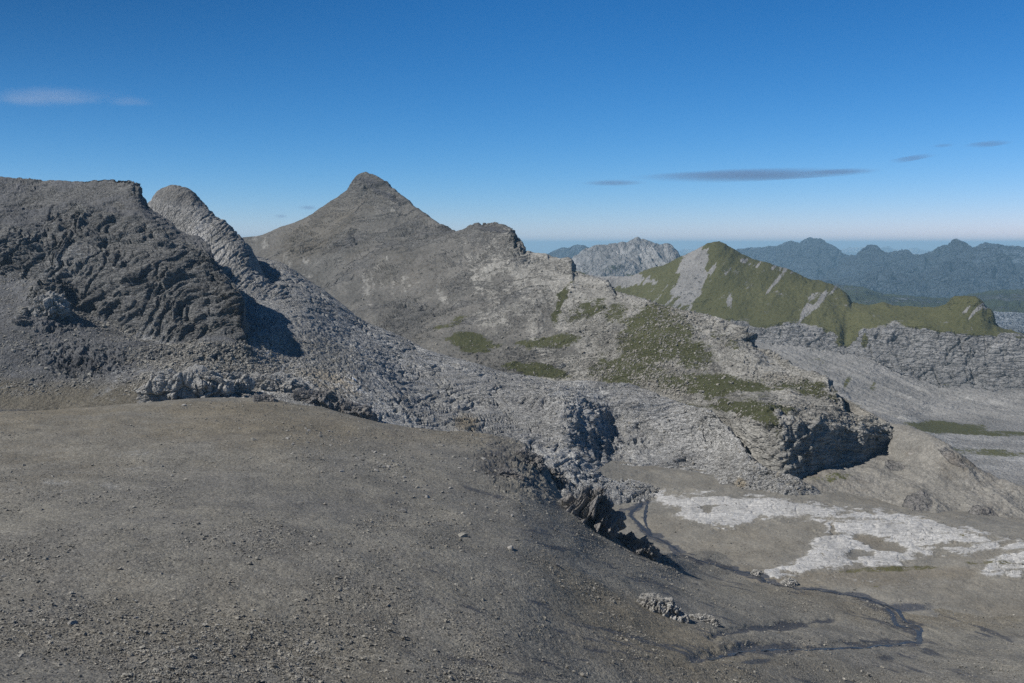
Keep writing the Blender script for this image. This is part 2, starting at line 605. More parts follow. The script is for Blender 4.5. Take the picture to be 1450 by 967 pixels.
def fg_disp(P, N, SX, SY):
    D = fbm(P, 60, 4, seed=1) * 1.6 + fbm(P, 24, 3, seed=18) * .5 + fbm(P, 9, 4, seed=2) * .22 + fbm(P, 1.6, 4, .6, seed=3) * .07
    # long rills running down to the right, along the flow of the slope
    u = (SX * .35 - SY)
    lanes = fbm(np.stack([SX * .011, (SY - .34 * SX) * .075, SX * 0], -1), 1.0, 4, .6, seed=5)
    m = np.clip((SX - 480) / 300, 0, 1) * np.clip((SY - 640) / 60, 0, 1)
    D -= sstep(.25, .9, lanes) * 0.28 * m
    # ledges of the torn lip above the rock fin
    lip = blobs(SX, SY, [(735, 660, 62, 34, 20, 1)])
    br = fbm(P, (9, 9, 4), 4, .6, seed=9, ridged=True)
    D += lip * (sstep(.35, .6, br) * .9 - .6 + facet(P, (7, 7, 3), 9, .3) * .6 + facet(P, (3, 3, 1.5), 10, .3) * .35)
    # stream channel
    ch = segdist(SX, SY, STREAM_A)
    D -= sstep(14, 2, ch + 5 * fbm(P, 5, 3, seed=12)) * 0.5
    ch2 = segdist(SX, SY, [(1010, 905), (1060, 893), (1110, 888), (1180, 882)])
    D -= sstep(9, 1, ch2 + 4 * fbm(P, 4, 3, seed=13)) * .6
    ch3 = segdist(SX, SY, [(985, 932), (1040, 922), (1080, 918), (1140, 921), (1230, 915)])
    D -= sstep(8, 1, ch3 + 4 * fbm(P, 4, 3, seed=14)) * .5
    return D.astype(f32)


def fg_mask(P, N, SX, SY):
    b = .20 + .45 * fbm(P, 70, 4, seed=21)
    b += blobs(SX, SY, [(300, 600, 430, 90, 0, .22), (200, 576, 300, 14, 0, .5), (900, 690, 200, 90, 30, .2), (1100, 880, 500, 120, 0, .2)])
    ch = segdist(SX, SY, STREAM_A)
    wob = fbm(P, 7, 4, seed=12)
    wide = 3 + 4 * sstep(1180, 1290, SX) * sstep(800, 870, SY) + 5 * sstep(1080, 1000, SX) * sstep(900, 925, SY)
    fine = fbm(P, (6, 2.4, 4), 4, .65, seed=17)
    d = sstep(1.5, .3, (ch + 4 * wob) / wide) * np.clip(.85 + .7 * fine, 0, 1)
    d = np.maximum(d, .9 * sstep(7, 1, segdist(SX, SY, [(1010, 905), (1060, 893), (1110, 888), (1180, 882)]) + 4 * wob))
    d = np.maximum(d, .8 * sstep(13, 2, segdist(SX, SY, [(1000, 936), (1060, 920), (1120, 921)]) + 7 * wob))
    d = np.maximum(d, blobs(SX, SY, [(1285, 860, 40, 8, 0, .8), (1070, 940, 30, 4, -5, .7), (705, 655, 38, 32, 35, .6), (760, 660, 30, 18, 60, .4)]))
    lanes = fbm(np.stack([SX * .009, (SY - .30 * SX) * .07, SX * 0], -1), 1.0, 5, .62, seed=5)
    lanes = fbm(np.stack([SX * .010 + SY * .01, (SY - .32 * SX) * .12, SX * 0], -1), 1.0, 5, .66, seed=6)
    d = np.maximum(d, .68 * sstep(.0, .75, lanes) * np.clip((SX - 420) / 250, 0, 1) * np.clip((SY - 640) / 60, 0, 1))
    lan2 = fbm(np.stack([SX * .006, (SY + .10 * SX) * .05, SX * 0], -1), 1.0, 5, .62, seed=8)
    d = np.maximum(d, .42 * sstep(.1, .8, lan2))
    p = .30 * sstep(0, .9, fbm(P, 26, 4, seed=31)) + blobs(SX, SY, [(120, 680, 160, 60, -15, .15), (230, 800, 260, 60, 0, .12)])
    return {'mask1': [0.0, 0, p, d], 'mask2': [b]}


M_FG = terrain_mat('foreground_scree', .42, scree=((0.184, 0.173, 0.146), (0.149, 0.142, 0.126)), brown=(0.167, 0.146, 0.108), pale=(0.252, 0.245, 0.223), dark=(0.068, 0.065, 0.063), bump=.8, speck=1.0)
terrain('scree_slope', P0, fg_disp, fg_mask, M_FG)

# ------------------------------------------------------------------ basin floor with the pale limestone pavement
bs = [
    rowz([(300, 1000, -155), (1750, 1000, -155)]), rowz([(300, 880, -150), (1000, 880, -146), (1300, 885, -143), (1750, 880, -142)]),
    rowz([(300, 830, -148), (950, 830, -143), (1080, 828, -139.5), (1300, 832, -140.3), (1450, 832, -139), (1750, 830, -136)]),
    rowz([(300, 780, -145), (900, 780, -139), (1080, 780, -138.5), (1300, 780, -138), (1450, 785, -135), (1750, 780, -130)]),
    rowz([(300, 740, -144), (900, 740, -138), (1080, 740, -136.5), (1300, 745, -136.5), (1450, 750, -134), (1750, 740, -126)]),
    rowz([(300, 705, -140), (900, 705, -137), (1080, 705, -134), (1300, 718, -137), (1450, 738, -138), (1750, 800, -140)]),
    rowz([(300, 665, -140), (760, 665, -122), (900, 665, -131), (1080, 665, -136), (1300, 700, -141), (1450, 722, -145), (1750, 790, -150)]),
    rowz([(300, 610, -140), (760, 640, -120), (900, 630, -136), (1080, 650, -150), (1300, 690, -150), (1450, 712, -155), (1750, 780, -160)]),
]
P0 = loft(560, 1750, 1.0, bs, dens=1.5, nh=10)
PAVE = [[(928, 705), (950, 697), (1010, 699), (1060, 702), (1110, 706), (1150, 712), (1190, 722), (1170, 736), (1120, 733), (1075, 738), (1062, 746), (1020, 744), (975, 738), (950, 722)],
        [(1090, 815), (1130, 792), (1150, 770), (1172, 742), (1195, 728), (1250, 724), (1300, 735), (1345, 748), (1400, 758), (1432, 765), (1410, 785), (1370, 790), (1330, 786), (1280, 792), (1260, 803), (1200, 800), (1150, 806)],
        [(1388, 818), (1402, 800), (1425, 775), (1450, 762), (1600, 740), (1600, 815), (1450, 812), (1420, 818)]]


def bs_pave(SX, SY, P):
    w1 = fbm(P, 14, 4, .6, seed=43) * 11
    w2 = fbm(P, 11, 4, .6, seed=44) * 6
    m = np.zeros(SX.shape, f32)
    for q in PAVE:
        m = np.maximum(m, poly(SX + w1, SY + w2, q, 7))
    hole = blobs(SX + w1, SY + w2, [(1245, 770, 42, 11, 14, 1), (1215, 785, 20, 6, 0, .9), (1180, 752, 12, 4, -40, .8), (1335, 775, 40, 4, 3, .9), (1005, 722, 14, 4, 0, .8)])
    m = m + .5 * (fbm(P, 5, 4, .65, seed=48)) * (m > .02) * (m < .98)
    return np.clip(m, 0, 1) * (1 - sstep(.3, .8, hole))


def bs_disp(P, N, SX, SY):
    pv = bs_pave(SX, SY, P)
    D = fbm(P, 40, 4, seed=41) * 1.0 + fbm(P, 5, 4, .6, seed=42) * .25
    lay = fbm(P, (26, 7, 26), 5, .6, seed=45, ridged=True)
    D += pv * (0.6 + 1.3 * (lay - .4) + facet(P, (16, 5, 8), 46, .5) * .16 + facet(P, (5, 2, 3), 47, .4) * .05)
    D -= pv * (fissure(P, (26, 7, 20), .05, 15) * .7 + fissure(P, (12, 16, 10), .04, 16) * .5)
    D -= sstep(9, 1, segdist(SX, SY, STREAM_A) + 3 * fbm(P, 5, 3, seed=12)) * 0.4
    return D.astype(f32)


def bs_mask(P, N, SX, SY):
    pv = bs_pave(SX, SY, P)
    wob = fbm(P, 7, 4, seed=12)
    ch = segdist(SX, SY, STREAM_A)
    ch = np.minimum(ch, segdist(SX, SY, [(893, 728), (912, 733), (921, 757)]) + 2)
    ch = np.minimum(ch, segdist(SX, SY, [(880, 722), (900, 720), (920, 706)]) + 2)
    d = sstep(8, 2, ch + 4 * wob) * np.clip(.9 + .7 * fbm(P, (6, 2.4, 4), 4, .65, seed=17), 0, 1)
    d = np.maximum(d, blobs(SX, SY, [(1285, 860, 40, 8, 0, .8)]))
    b = .28 + .4 * fbm(P, 30, 4, seed=47)
    b += blobs(SX, SY, [(1050, 760, 90, 22, 0, .25), (1150, 820, 160, 12, -3, .5), (1300, 812, 120, 8, 0, .5), (1240, 772, 50, 12, 14, .4)])
    g = blobs(SX, SY, [(1270, 806, 110, 5, -2, .55), (1200, 830, 90, 6, 0, .35), (1400, 798, 60, 4, 0, .5), (1160, 720, 60, 4, 12, .4), (1390, 765, 80, 5, 6, .35)])
    p = pv * np.clip(.84 + .5 * fbm(P, (40, 6, 40), 5, .6, seed=50), 0, 1) + blobs(SX, SY, [(1200, 822, 90, 9, 0, .35), (1085, 812, 20, 6, 0, .5), (1290, 830, 70, 8, 0, .33), (1000, 760, 40, 10, 0, .3), (900, 700, 40, 14, 10, .42)])
    return {'mask1': [pv * .12, g, p, d * (1 - pv)], 'mask2': [b * (1 - pv)]}


M_BS = terrain_mat('basin_gravel', .5, rock=((.33, .33, .325), (.24, .24, .236)), scree=((.21, .197, .168), (.17, .163, .145)), brown=(.172, .155, .125), pale=(.43, .425, .41), dark=(.07, .072, .078), grass=((.085, .085, .035), (.13, .115, .06)), bump=.45, speck=.4, strata=((1, 5, 1), (0, 0, .25)))
terrain('basin_floor', P0, bs_disp, bs_mask, M_BS)

# ------------------------------------------------------------------ karst ridge in the middle
kc = [(80, 350, 900), (200, 335, 950), (330, 355, 950), (364, 364, 940), (381, 368, 930), (397, 372, 920), (414, 382, 905), (439, 398, 890), (459, 410, 875), (480, 427, 860), (514, 454, 845), (547, 468, 835),
      (572, 479, 830), (605, 495, 820), (638, 505, 815), (671, 514, 810), (700, 524, 805), (754, 532, 790), (795, 538, 775), (820, 538, 765), (863, 542, 745), (897, 548, 725), (925, 559, 705), (959, 569, 685),
      (983, 576, 665), (1008, 586, 635), (1025, 604, 612), (1050, 630, 580), (1066, 651, 560), (1083, 661, 546), (1116, 673, 538), (1153, 694, 532), (1185, 716, 535), (1230, 745, 515)]
k_rows = [
    back(kc, 160, -90), back(kc, 45, -16), kc,
    [(80, 440, 760), (200, 440, 740), (300, 440, 700), (360, 420, 745), (420, 430, 740), (500, 470, 760), (600, 520, 740), (700, 543, 715), (760, 556, 690), (815, 562, 665), (850, 566, 680), (900, 575, 670), (950, 595, 655), (1010, 612, 632), (1060, 660, 556), (1116, 680, 534), (1153, 698, 529), (1230, 750, 513)],
    [(80, 520, 600), (200, 515, 590), (300, 500, 572), (360, 490, 590), (420, 490, 635), (500, 510, 655), (600, 560, 650), (700, 580, 640), (760, 590, 615), (805, 600, 590), (840, 605, 622), (870, 607, 655), (915, 615, 645), (960, 632, 620), (1010, 650, 596), (1060, 675, 548), (1116, 688, 530), (1153, 702, 527), (1230, 755, 511)],
    [(80, 575, 550), (200, 565, 550), (300, 540, 535), (360, 535, 548), (420, 535, 562), (500, 555, 565), (600, 595, 565), (700, 615, 555), (760, 625, 558), (805, 630, 556), (840, 640, 575), (870, 645, 600), (915, 648, 600), (960, 664, 580), (1010, 678, 566), (1060, 692, 540), (1116, 700, 526), (1153, 712, 523), (1230, 762, 508)],
    [(80, 610, 500), (200, 605, 500), (300, 578, 475), (420, 582, 490), (500, 610, 490), (600, 640, 495), (700, 655, 500), (760, 665, 515), (805, 680, 515), (870, 690, 530), (915, 694, 535), (960, 700, 536), (1010, 708, 533), (1060, 718, 528), (1116, 730, 522), (1153, 742, 518), (1230, 785, 503)],
    [(80, 640, 420), (420, 640, 440), (760, 740, 500), (1010, 790, 490), (1230, 840, 470)],
]
P0 = loft(80, 1230, 1.0, k_rows, dens=1.15, hidden=(0, 1, 6), nh=20)


def k_disp(P, N, SX, SY):
    w = np.stack([fbm(P, 60, 3, seed=51), fbm(P, 60, 3, seed=52), fbm(P, 60, 3, seed=53)], -1) * 16
    Q = P + w
    big = fbm(Q, (70, 110, 60), 3, .5, seed=54, ridged=True)
    # long ribs striking down-left to up-right
    c, s = math.cos(math.radians(38)), math.sin(math.radians(38))
    QR = np.stack([Q[..., 0] * c + Q[..., 1] * s, -Q[..., 0] * s + Q[..., 1] * c, Q[..., 2]], -1)
    rib = fbm(QR, (70, 12, 12), 3, .5, seed=55, ridged=True)
    f1 = facet(QR, (26, 8, 9), 56, .35)
    f2 = facet(QR, (9, 3.2, 4), 57, .35)
    f3 = facet(QR, (3, 1.3, 1.6), 58, .3)
    dome = blobs(SX, SY, [(1010, 640, 60, 40, 35, 1), (800, 600, 70, 55, 60, 1), (640, 590, 130, 40, 15, .8), (1080, 690, 70, 22, 15, 1), (880, 560, 60, 25, 30, .7), (560, 520, 90, 20, 20, .4)])
    amp = .25 + .75 * np.clip(dome, 0, 1)
    D = (big - .4) * 7 * amp + (rib - .4) * 2.6 * amp + f1 * .7 * amp + f2 * .22 * amp + f3 * .08
    D -= (fissure(QR, (60, 9, 14), .07, 3) * 2.6 + fissure(QR, (14, 4, 9), .09, 5) * .7) * (.5 + .5 * amp)
    D -= fissure(QR, (24, 30, 10), .04, 7) * 2.2
    fl = np.clip(blobs(SX, SY, [(860, 610, 55, 36, 30, 1), (1090, 675, 60, 16, 20, .5)]), 0, 1)
    D += fl * (fbm(np.stack([P[..., 0], P[..., 1] * .3, P[..., 2] * .25], -1), 9, 4, .55, seed=49, ridged=True) - .4) * 6
    # talus apron below the left cliff stays smoother
    tal = blobs(SX, SY, [(400, 500, 120, 45, 5, 1), (300, 530, 150, 40, 0, 1), (480, 540, 40, 22, 20, .8)])
    k = sstep(0, .6, tal)
    D = D * (1 - k * .9) + k * (fbm(P, 12, 4, .6, seed=58) * .6 + facet(P, 3.0, 59) * .55 + facet(P, 1.4, 60) * .3)
    return D.astype(f32)


def k_mask(P, N, SX, SY):
    tal = blobs(SX, SY, [(400, 500, 120, 45, 5, 1), (300, 530, 150, 40, 0, 1), (480, 535, 36, 18, 20, 1)])
    cl = fbm(P, 40, 4, seed=61)
    r = 1 - sstep(.3, .8, tal)
    flat = sstep(.78, .93, N[..., 2])
    p = .20 * flat + .30 * cl + .24 + blobs(SX, SY, [(1000, 600, 160, 40, 20, .18), (600, 530, 160, 30, 12, .15), (560, 595, 60, 12, 20, .4), (800, 590, 60, 40, 0, .15)])
    p -= blobs(SX, SY, [(680, 580, 120, 45, 10, .35), (380, 420, 100, 60, 20, .3)])
    b = blobs(SX, SY, [(470, 545, 60, 22, 12, .8), (300, 550, 180, 16, 0, .5), (660, 600, 20, 14, 0, .9), (1050, 688, 10, 8, 0, .9)])
    d = .25 * sstep(.2, .9, fbm(P, 18, 4, seed=62)) + blobs(SX, SY, [(400, 520, 70, 20, 0, .2), (470, 585, 50, 12, 15, .45)])
    return {'mask1': [r, 0, np.clip(p, 0, .9), d], 'mask2': [b]}


M_K = terrain_mat('karst_limestone', .6, scree=((.235, .232, .222), (.175, .173, .166)), rock=((.37, .365, .35), (.235, .232, .222)), brown=(.27, .235, .18), pale=(.46, .455, .435), dark=(.085, .085, .09), bump=1.3, speck=.85, strata=((1, 3, 3), (.2, .1, .66)))
terrain('limestone_ridge', P0, k_disp, k_mask, M_K)

# ------------------------------------------------------------------ dome behind the left massif
dc = [(150, 330, 900), (190, 300, 900), (213, 282, 900), (225, 270, 895), (244, 265, 890), (265, 269, 885), (290, 288, 878), (302, 299, 872), (323, 313, 860), (339, 330, 850), (356, 352, 835), (364, 366, 828), (372, 384, 820), (388, 402, 812), (410, 412, 806)]
d_rows = [back(dc, 120, -70), back(dc, 25, -14), dc,
          [(150, 350, 840), (225, 330, 830), (290, 335, 820), (340, 358, 800), (372, 392, 790), (410, 415, 785)],
          [(150, 400, 760), (225, 400, 755), (290, 400, 750), (340, 400, 760), (388, 408, 775), (410, 420, 770)],
          [(150, 470, 680), (225, 470, 680), (290, 450, 690), (340, 440, 700), (410, 440, 740)]]
P0 = loft(150, 410, .9, d_rows, dens=1.3, hidden=(0, 1), nh=20)


def d_disp(P, N, SX, SY):
    c, s = math.cos(math.radians(-62)), math.sin(math.radians(-62))
    QR = np.stack([P[..., 0] * c - P[..., 2] * s, P[..., 1], P[..., 0] * s + P[..., 2] * c], -1)
    rib = fbm(QR, (45, 30, 6), 5, .58, seed=65, ridged=True)
    k = sstep(40, 130, (SX - 210) + (SY - 270) * .5) * .8 + .2
    fi = fissure(QR, (60, 60, 7), .08, 17) * 1.8 * k
    return (-fi + (rib - .4) * 1.4 * k + facet(QR, (24, 16, 5), 66, .3) * .5 * k + facet(QR, (8, 6, 2.2), 67, .3) * .28 + fbm(P, 40, 3, seed=66) * 2.5).astype(f32)


def d_mask(P, N, SX, SY):
    top = blobs(SX, SY, [(250, 278, 45, 18, 10, 1)])
    p = .30 + .3 * fbm(P, 20, 3, seed=68) + blobs(SX, SY, [(300, 345, 45, 40, 40, .3)]) - top * .5
    return {'mask1': [1 - .6 * top, 0, np.clip(p, 0, .8), .2 * top], 'mask2': [.3 * top]}


M_D = terrain_mat('dome_limestone', .8, scree=((0.166, 0.162, 0.155), (0.129, 0.128, 0.123)), rock=((0.276, 0.272, 0.261), (0.184, 0.182, 0.175)), pale=(0.368, 0.363, 0.350), bump=1.3, strata=((2.5, 1, 1), (0, 1.0, 0)))
terrain('rock_dome', P0, d_disp, d_mask, M_D)

# ------------------------------------------------------------------ left massif
lc = [(-250, 262, 830), (0, 254, 800), (62, 257, 795), (103, 255, 790), (145, 250, 782), (165, 248.5, 776), (182, 250, 768), (196, 257, 760), (204, 272, 752), (211, 284, 742), (219, 293, 735), (244, 312, 718), (252, 322, 710), (281, 340, 686),
      (296, 352, 670), (306, 373, 655), (323, 398, 635), (335, 414, 620), (341, 428, 610), (343, 452, 600), (350, 478, 592), (362, 488, 588), (400, 500, 580)]
l_base = [(-250, 390, 650), (0, 396, 640), (62, 392, 636), (99, 423, 622), (136, 450, 610), (186, 464, 600), (232, 481, 590), (250, 489, 586), (290, 481, 584), (331, 486, 582), (345, 489, 582), (400, 496, 580)]
l_rows = [back(lc, 150, -150), back(lc, 22, -55), back(lc, 7, -3), lc,
          [(-250, 285, 760), (0, 280, 745), (62, 285, 735), (120, 285, 728), (180, 290, 715), (219, 312, 700), (252, 342, 675), (285, 365, 652), (310, 395, 628), (335, 430, 604), (350, 480, 590), (400, 500, 580)],
          [(-250, 315, 695), (0, 312, 690), (62, 330, 678), (120, 345, 668), (180, 355, 655), (219, 362, 645), (252, 380, 634), (285, 400, 622), (310, 420, 611), (335, 445, 598), (350, 482, 588), (400, 500, 580)],
          [(-250, 350, 664), (0, 355, 655), (62, 368, 650), (120, 398, 636), (180, 410, 622), (219, 425, 611), (252, 440, 604), (285, 450, 600), (310, 458, 596), (335, 468, 591), (350, 485, 585), (400, 500, 580)],
          l_base,
          [(-250, 470, 575), (0, 475, 565), (99, 480, 568), (186, 500, 556), (250, 512, 550), (331, 510, 560), (400, 512, 560)],
          [(-250, 545, 535), (0, 548, 525), (99, 545, 523), (186, 540, 523), (250, 538, 523), (331, 535, 536), (400, 535, 536)],
          [(-250, 580, 500), (0, 578, 496), (99, 575, 494), (186, 572, 494), (250, 568, 494), (331, 562, 494), (400, 562, 494)],
          [(-250, 600, 440), (0, 598, 440), (186, 592, 440), (400, 592, 440)]]
P0 = loft(-250, 392, .9, l_rows, dens=1.25, hidden=(0, 1, 2), sharp=(3,), nh=24)
_x = np.linspace(0, 1, P0.shape[1]) * 642 - 250
_sy = proj(P0)[1]
P0[..., 2] -= (sstep(344, 392, _x)[None] * 62 * sstep(512, 488, _sy) + sstep(290, 392, _x)[None] * 9 * sstep(495, 525, _sy)).astype(f32)


def l_ledge(SX, SY):
    top = np.interp(SX, [-250, 0, 60, 70, 100, 200, 300, 350, 362], [300, 300, 325, 280, 275, 300, 355, 430, 470])
    bot = np.interp(SX, [-250, 0, 62, 99, 136, 186, 232, 250, 290, 331, 362], [390, 396, 392, 423, 450, 464, 481, 489, 481, 486, 496])
    return sstep(0, 22, SY - top) * sstep(-3, 5, bot - SY)


def l_disp(P, N, SX, SY):
    L = l_ledge(SX, SY + fbm(P, 20, 3, seed=70) * 6)
    w = np.stack([fbm(P, 45, 3, seed=71), fbm(P, 45, 3, seed=72), fbm(P, 45, 3, seed=73)], -1) * 14
    Q = P + w
    c, s = math.cos(math.radians(24)), math.sin(math.radians(24))
    QR = np.stack([Q[..., 0] * c + Q[..., 2] * s, Q[..., 1], -Q[..., 0] * s + Q[..., 2] * c], -1)
    led = fbm(QR, (60, 45, 10), 3, .5, seed=74, ridged=True)
    blk = fbm(Q, (34, 34, 40), 3, .5, seed=75, ridged=True)
    cr = facet(QR, (5, 4, 2.4), 76, .35)
    big = fbm(P, 80, 3, seed=77)
    D = L * ((led - .35) * 3.2 + (blk - .4) * 5.5 + facet(QR, (30, 22, 15), 74, .4) * 2.0 + facet(QR, (12, 9, 6), 75, .4) * .7 + cr * .35) + big * 4 * (1 - .5 * L)
    c2, s2 = math.cos(math.radians(62)), math.sin(math.radians(62))
    QV = np.stack([Q[..., 0] * c2 + Q[..., 2] * s2, Q[..., 1], -Q[..., 0] * s2 + Q[..., 2] * c2], -1)
    D -= (.12 + .88 * L) * (fissure(QR, (70, 60, 10), .07, 11) * 2.4 + fissure(QR, (22, 20, 5), .09, 12) * 1.4 + fissure(QV, (50, 50, 13), .05, 13) * 2.6)
    D += facet(QR, (2.2, 2, 1.2), 77) * (.14 + .14 * L)
    D += (1 - L) * (fbm(P, 14, 4, .6, seed=78) * .8)
    up = sstep(470, 300, SY)
    D += (1 - L) * up * (facet(QR, (24, 20, 6), 79, .4) * .7 + facet(QR, (8, 7, 2.6), 78, .4) * .5)
    # skyline notch and block at the right end of the summit
    D += blobs(SX, SY, [(190, 262, 16, 10, 30, 1)]) * (fbm(P, 8, 4, .6, seed=80, ridged=True) - .2) * 6
    # half-buried knoll on the talus
    kn = blobs(SX, SY, [(72, 420, 34, 22, -10, 1)])
    D += sstep(.3, 1.0, kn) * 3 + sstep(.2, .8, kn) * cr * 2.4
    kn2 = blobs(SX, SY, [(33, 448, 11, 8, 0, 1)])
    D += sstep(.3, 1.0, kn2) * 3.5
    rub = blobs(SX, SY, [(115, 505, 70, 26, 0, 1), (85, 460, 45, 12, -8, 1), (240, 500, 60, 12, 0, .7), (320, 505, 60, 16, 0, .9)])
    D += sstep(.2, 1, rub) * (facet(P, 4.5, 81) * 1.5 + facet(P, 2, 82) * .8)
    return D.astype(f32)


def l_mask(P, N, SX, SY):
    L = l_ledge(SX, SY + fbm(P, 20, 3, seed=70) * 6)
    kn = np.clip(blobs(SX, SY, [(72, 420, 34, 22, -10, 1), (33, 448, 11, 8, 0, 1), (190, 262, 20, 12, 30, 1)]), 0, 1)
    r = np.maximum(L, sstep(.3, .8, kn))
    r = np.maximum(r, .75 * sstep(450, 300, SY) * (fbm(P, 22, 4, seed=83) * .5 + .6))
    p = .16 + .32 * fbm(P, 26, 4, seed=84) + blobs(SX, SY, [(105, 385, 60, 30, 40, .25), (70, 415, 34, 20, 0, .3), (180, 460, 90, 14, 20, .2), (60, 290, 80, 8, 5, .3)])
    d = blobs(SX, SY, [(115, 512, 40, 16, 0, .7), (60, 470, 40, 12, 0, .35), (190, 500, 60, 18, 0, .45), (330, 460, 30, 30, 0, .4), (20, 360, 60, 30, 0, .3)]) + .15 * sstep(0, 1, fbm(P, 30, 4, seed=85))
    b = blobs(SX, SY, [(100, 560, 300, 26, 0, .9), (60, 480, 120, 26, 10, .25), (260, 460, 80, 30, 10, .35), (180, 300, 80, 22, 20, .3)])
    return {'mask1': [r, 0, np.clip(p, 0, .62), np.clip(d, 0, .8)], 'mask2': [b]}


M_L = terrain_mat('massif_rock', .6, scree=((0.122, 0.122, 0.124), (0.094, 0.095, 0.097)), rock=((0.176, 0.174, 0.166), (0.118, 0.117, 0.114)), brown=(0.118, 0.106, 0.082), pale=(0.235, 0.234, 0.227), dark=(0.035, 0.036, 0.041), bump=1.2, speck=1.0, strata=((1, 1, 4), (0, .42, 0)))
terrain('rock_massif', P0, l_disp, l_mask, M_L)
# ------------------------------------------------------------------ main peak and the terraced ridge running right from it
pc = [(250, 350, 1500), (300, 345, 1490), (340, 337, 1480), (365, 334, 1490), (394, 323, 1500), (435, 307, 1510), (464, 288, 1510), (485, 274, 1505), (495, 265, 1500), (499, 257, 1498), (505, 249, 1495), (518, 244, 1490), (528, 247, 1480),
      (547, 259, 1460), (576, 282, 1420), (588, 292, 1400), (609, 307, 1360), (630, 321, 1320), (644, 328, 1290), (659, 325, 1260), (675, 318, 1235), (683, 319, 1220), (696, 317, 1205), (714, 320, 1185), (727, 328, 1170), (730, 338, 1160),
      (737, 346, 1148), (747, 356, 1135), (774, 359, 1100), (779, 363, 1092), (799, 367, 1070), (810, 371, 1056), (813, 384, 1048), (843, 393, 1010), (863, 401, 985), (870, 412, 975), (892, 418, 955), (917, 424, 930), (942, 434, 905),
      (983, 441, 875), (1025, 453, 845), (1050, 463, 820), (1062, 474, 806), (1068, 488, 798), (1091, 497, 778), (1116, 511, 750), (1141, 525, 720), (1167, 532, 690), (1174, 538, 682), (1180, 556, 672), (1190, 570, 648), (1198, 583, 628), (1214, 588, 622), (1237, 591, 618), (1256, 601, 612), (1270, 612, 608)]
p_rows = [
    back(pc, 260, -170), back(pc, 60, -32), pc,
    [(250, 375, 1430), (340, 365, 1410), (394, 352, 1410), (464, 330, 1420), (518, 290, 1440), (560, 315, 1370), (609, 340, 1290), (660, 350, 1200), (710, 352, 1135), (760, 380, 1060), (810, 402, 1000), (870, 430, 935), (942, 452, 868), (1000, 466, 830), (1050, 480, 795), (1091, 508, 762), (1141, 534, 706), (1174, 548, 668), (1198, 587, 622), (1270, 616, 606)],
    [(250, 400, 1360), (340, 395, 1330), (394, 385, 1320), (464, 375, 1320), (500, 352, 1330), (540, 360, 1280), (609, 385, 1190), (660, 395, 1120), (710, 398, 1060), (760, 420, 1000), (810, 440, 945), (870, 465, 880), (942, 482, 822), (1000, 492, 786), (1050, 506, 752), (1091, 522, 730), (1141, 545, 688), (1174, 562, 646), (1198, 591, 614), (1270, 620, 605)],
    [(250, 430, 1290), (340, 430, 1250), (394, 425, 1220), (464, 420, 1200), (520, 415, 1180), (580, 430, 1120), (630, 440, 1060), (680, 445, 1020), (730, 450, 975), (790, 468, 925), (840, 482, 890), (880, 498, 850), (942, 515, 790), (1000, 520, 760), (1050, 528, 730), (1091, 538, 706), (1141, 556, 668), (1174, 574, 628), (1198, 595, 606), (1270, 626, 604)],
    [(250, 480, 1150), (340, 480, 1120), (464, 475, 1060), (520, 470, 1040), (580, 480, 1000), (630, 488, 965), (680, 490, 940), (730, 495, 910), (790, 505, 880), (840, 518, 850), (880, 530, 815), (942, 543, 760), (1000, 550, 720), (1050, 560, 676), (1091, 568, 644), (1141, 578, 618), (1174, 588, 604), (1198, 600, 598), (1270, 632, 603)],
    [(250, 560, 960), (464, 560, 920), (580, 560, 890), (680, 550, 850), (760, 552, 835), (840, 555, 808), (880, 565, 780), (942, 575, 735), (1000, 582, 680), (1040, 592, 624), (1080, 598, 572), (1110, 599, 557), (1150, 598, 567), (1200, 604, 585), (1240, 603, 598), (1256, 604, 606), (1270, 640, 600)],
    [(250, 620, 820), (580, 620, 800), (760, 600, 780), (880, 600, 760), (942, 610, 720), (1000, 615, 672), (1040, 625, 618), (1070, 642, 574), (1090, 658, 556), (1110, 668, 549), (1145, 669, 558), (1180, 664, 570), (1216, 654, 582), (1250, 645, 597), (1270, 648, 598)],
    [(250, 700, 700), (760, 700, 690), (1000, 700, 640), (1070, 700, 570), (1110, 700, 546), (1180, 700, 560), (1270, 690, 590)]]
P0 = loft(250, 1270, 1.0, p_rows, dens=1.15, hidden=(0, 1, 8), sharp=(7, 8), nh=20)
CR_X = [a for a, b, c in pc]; CR_Y = [b for a, b, c in pc]


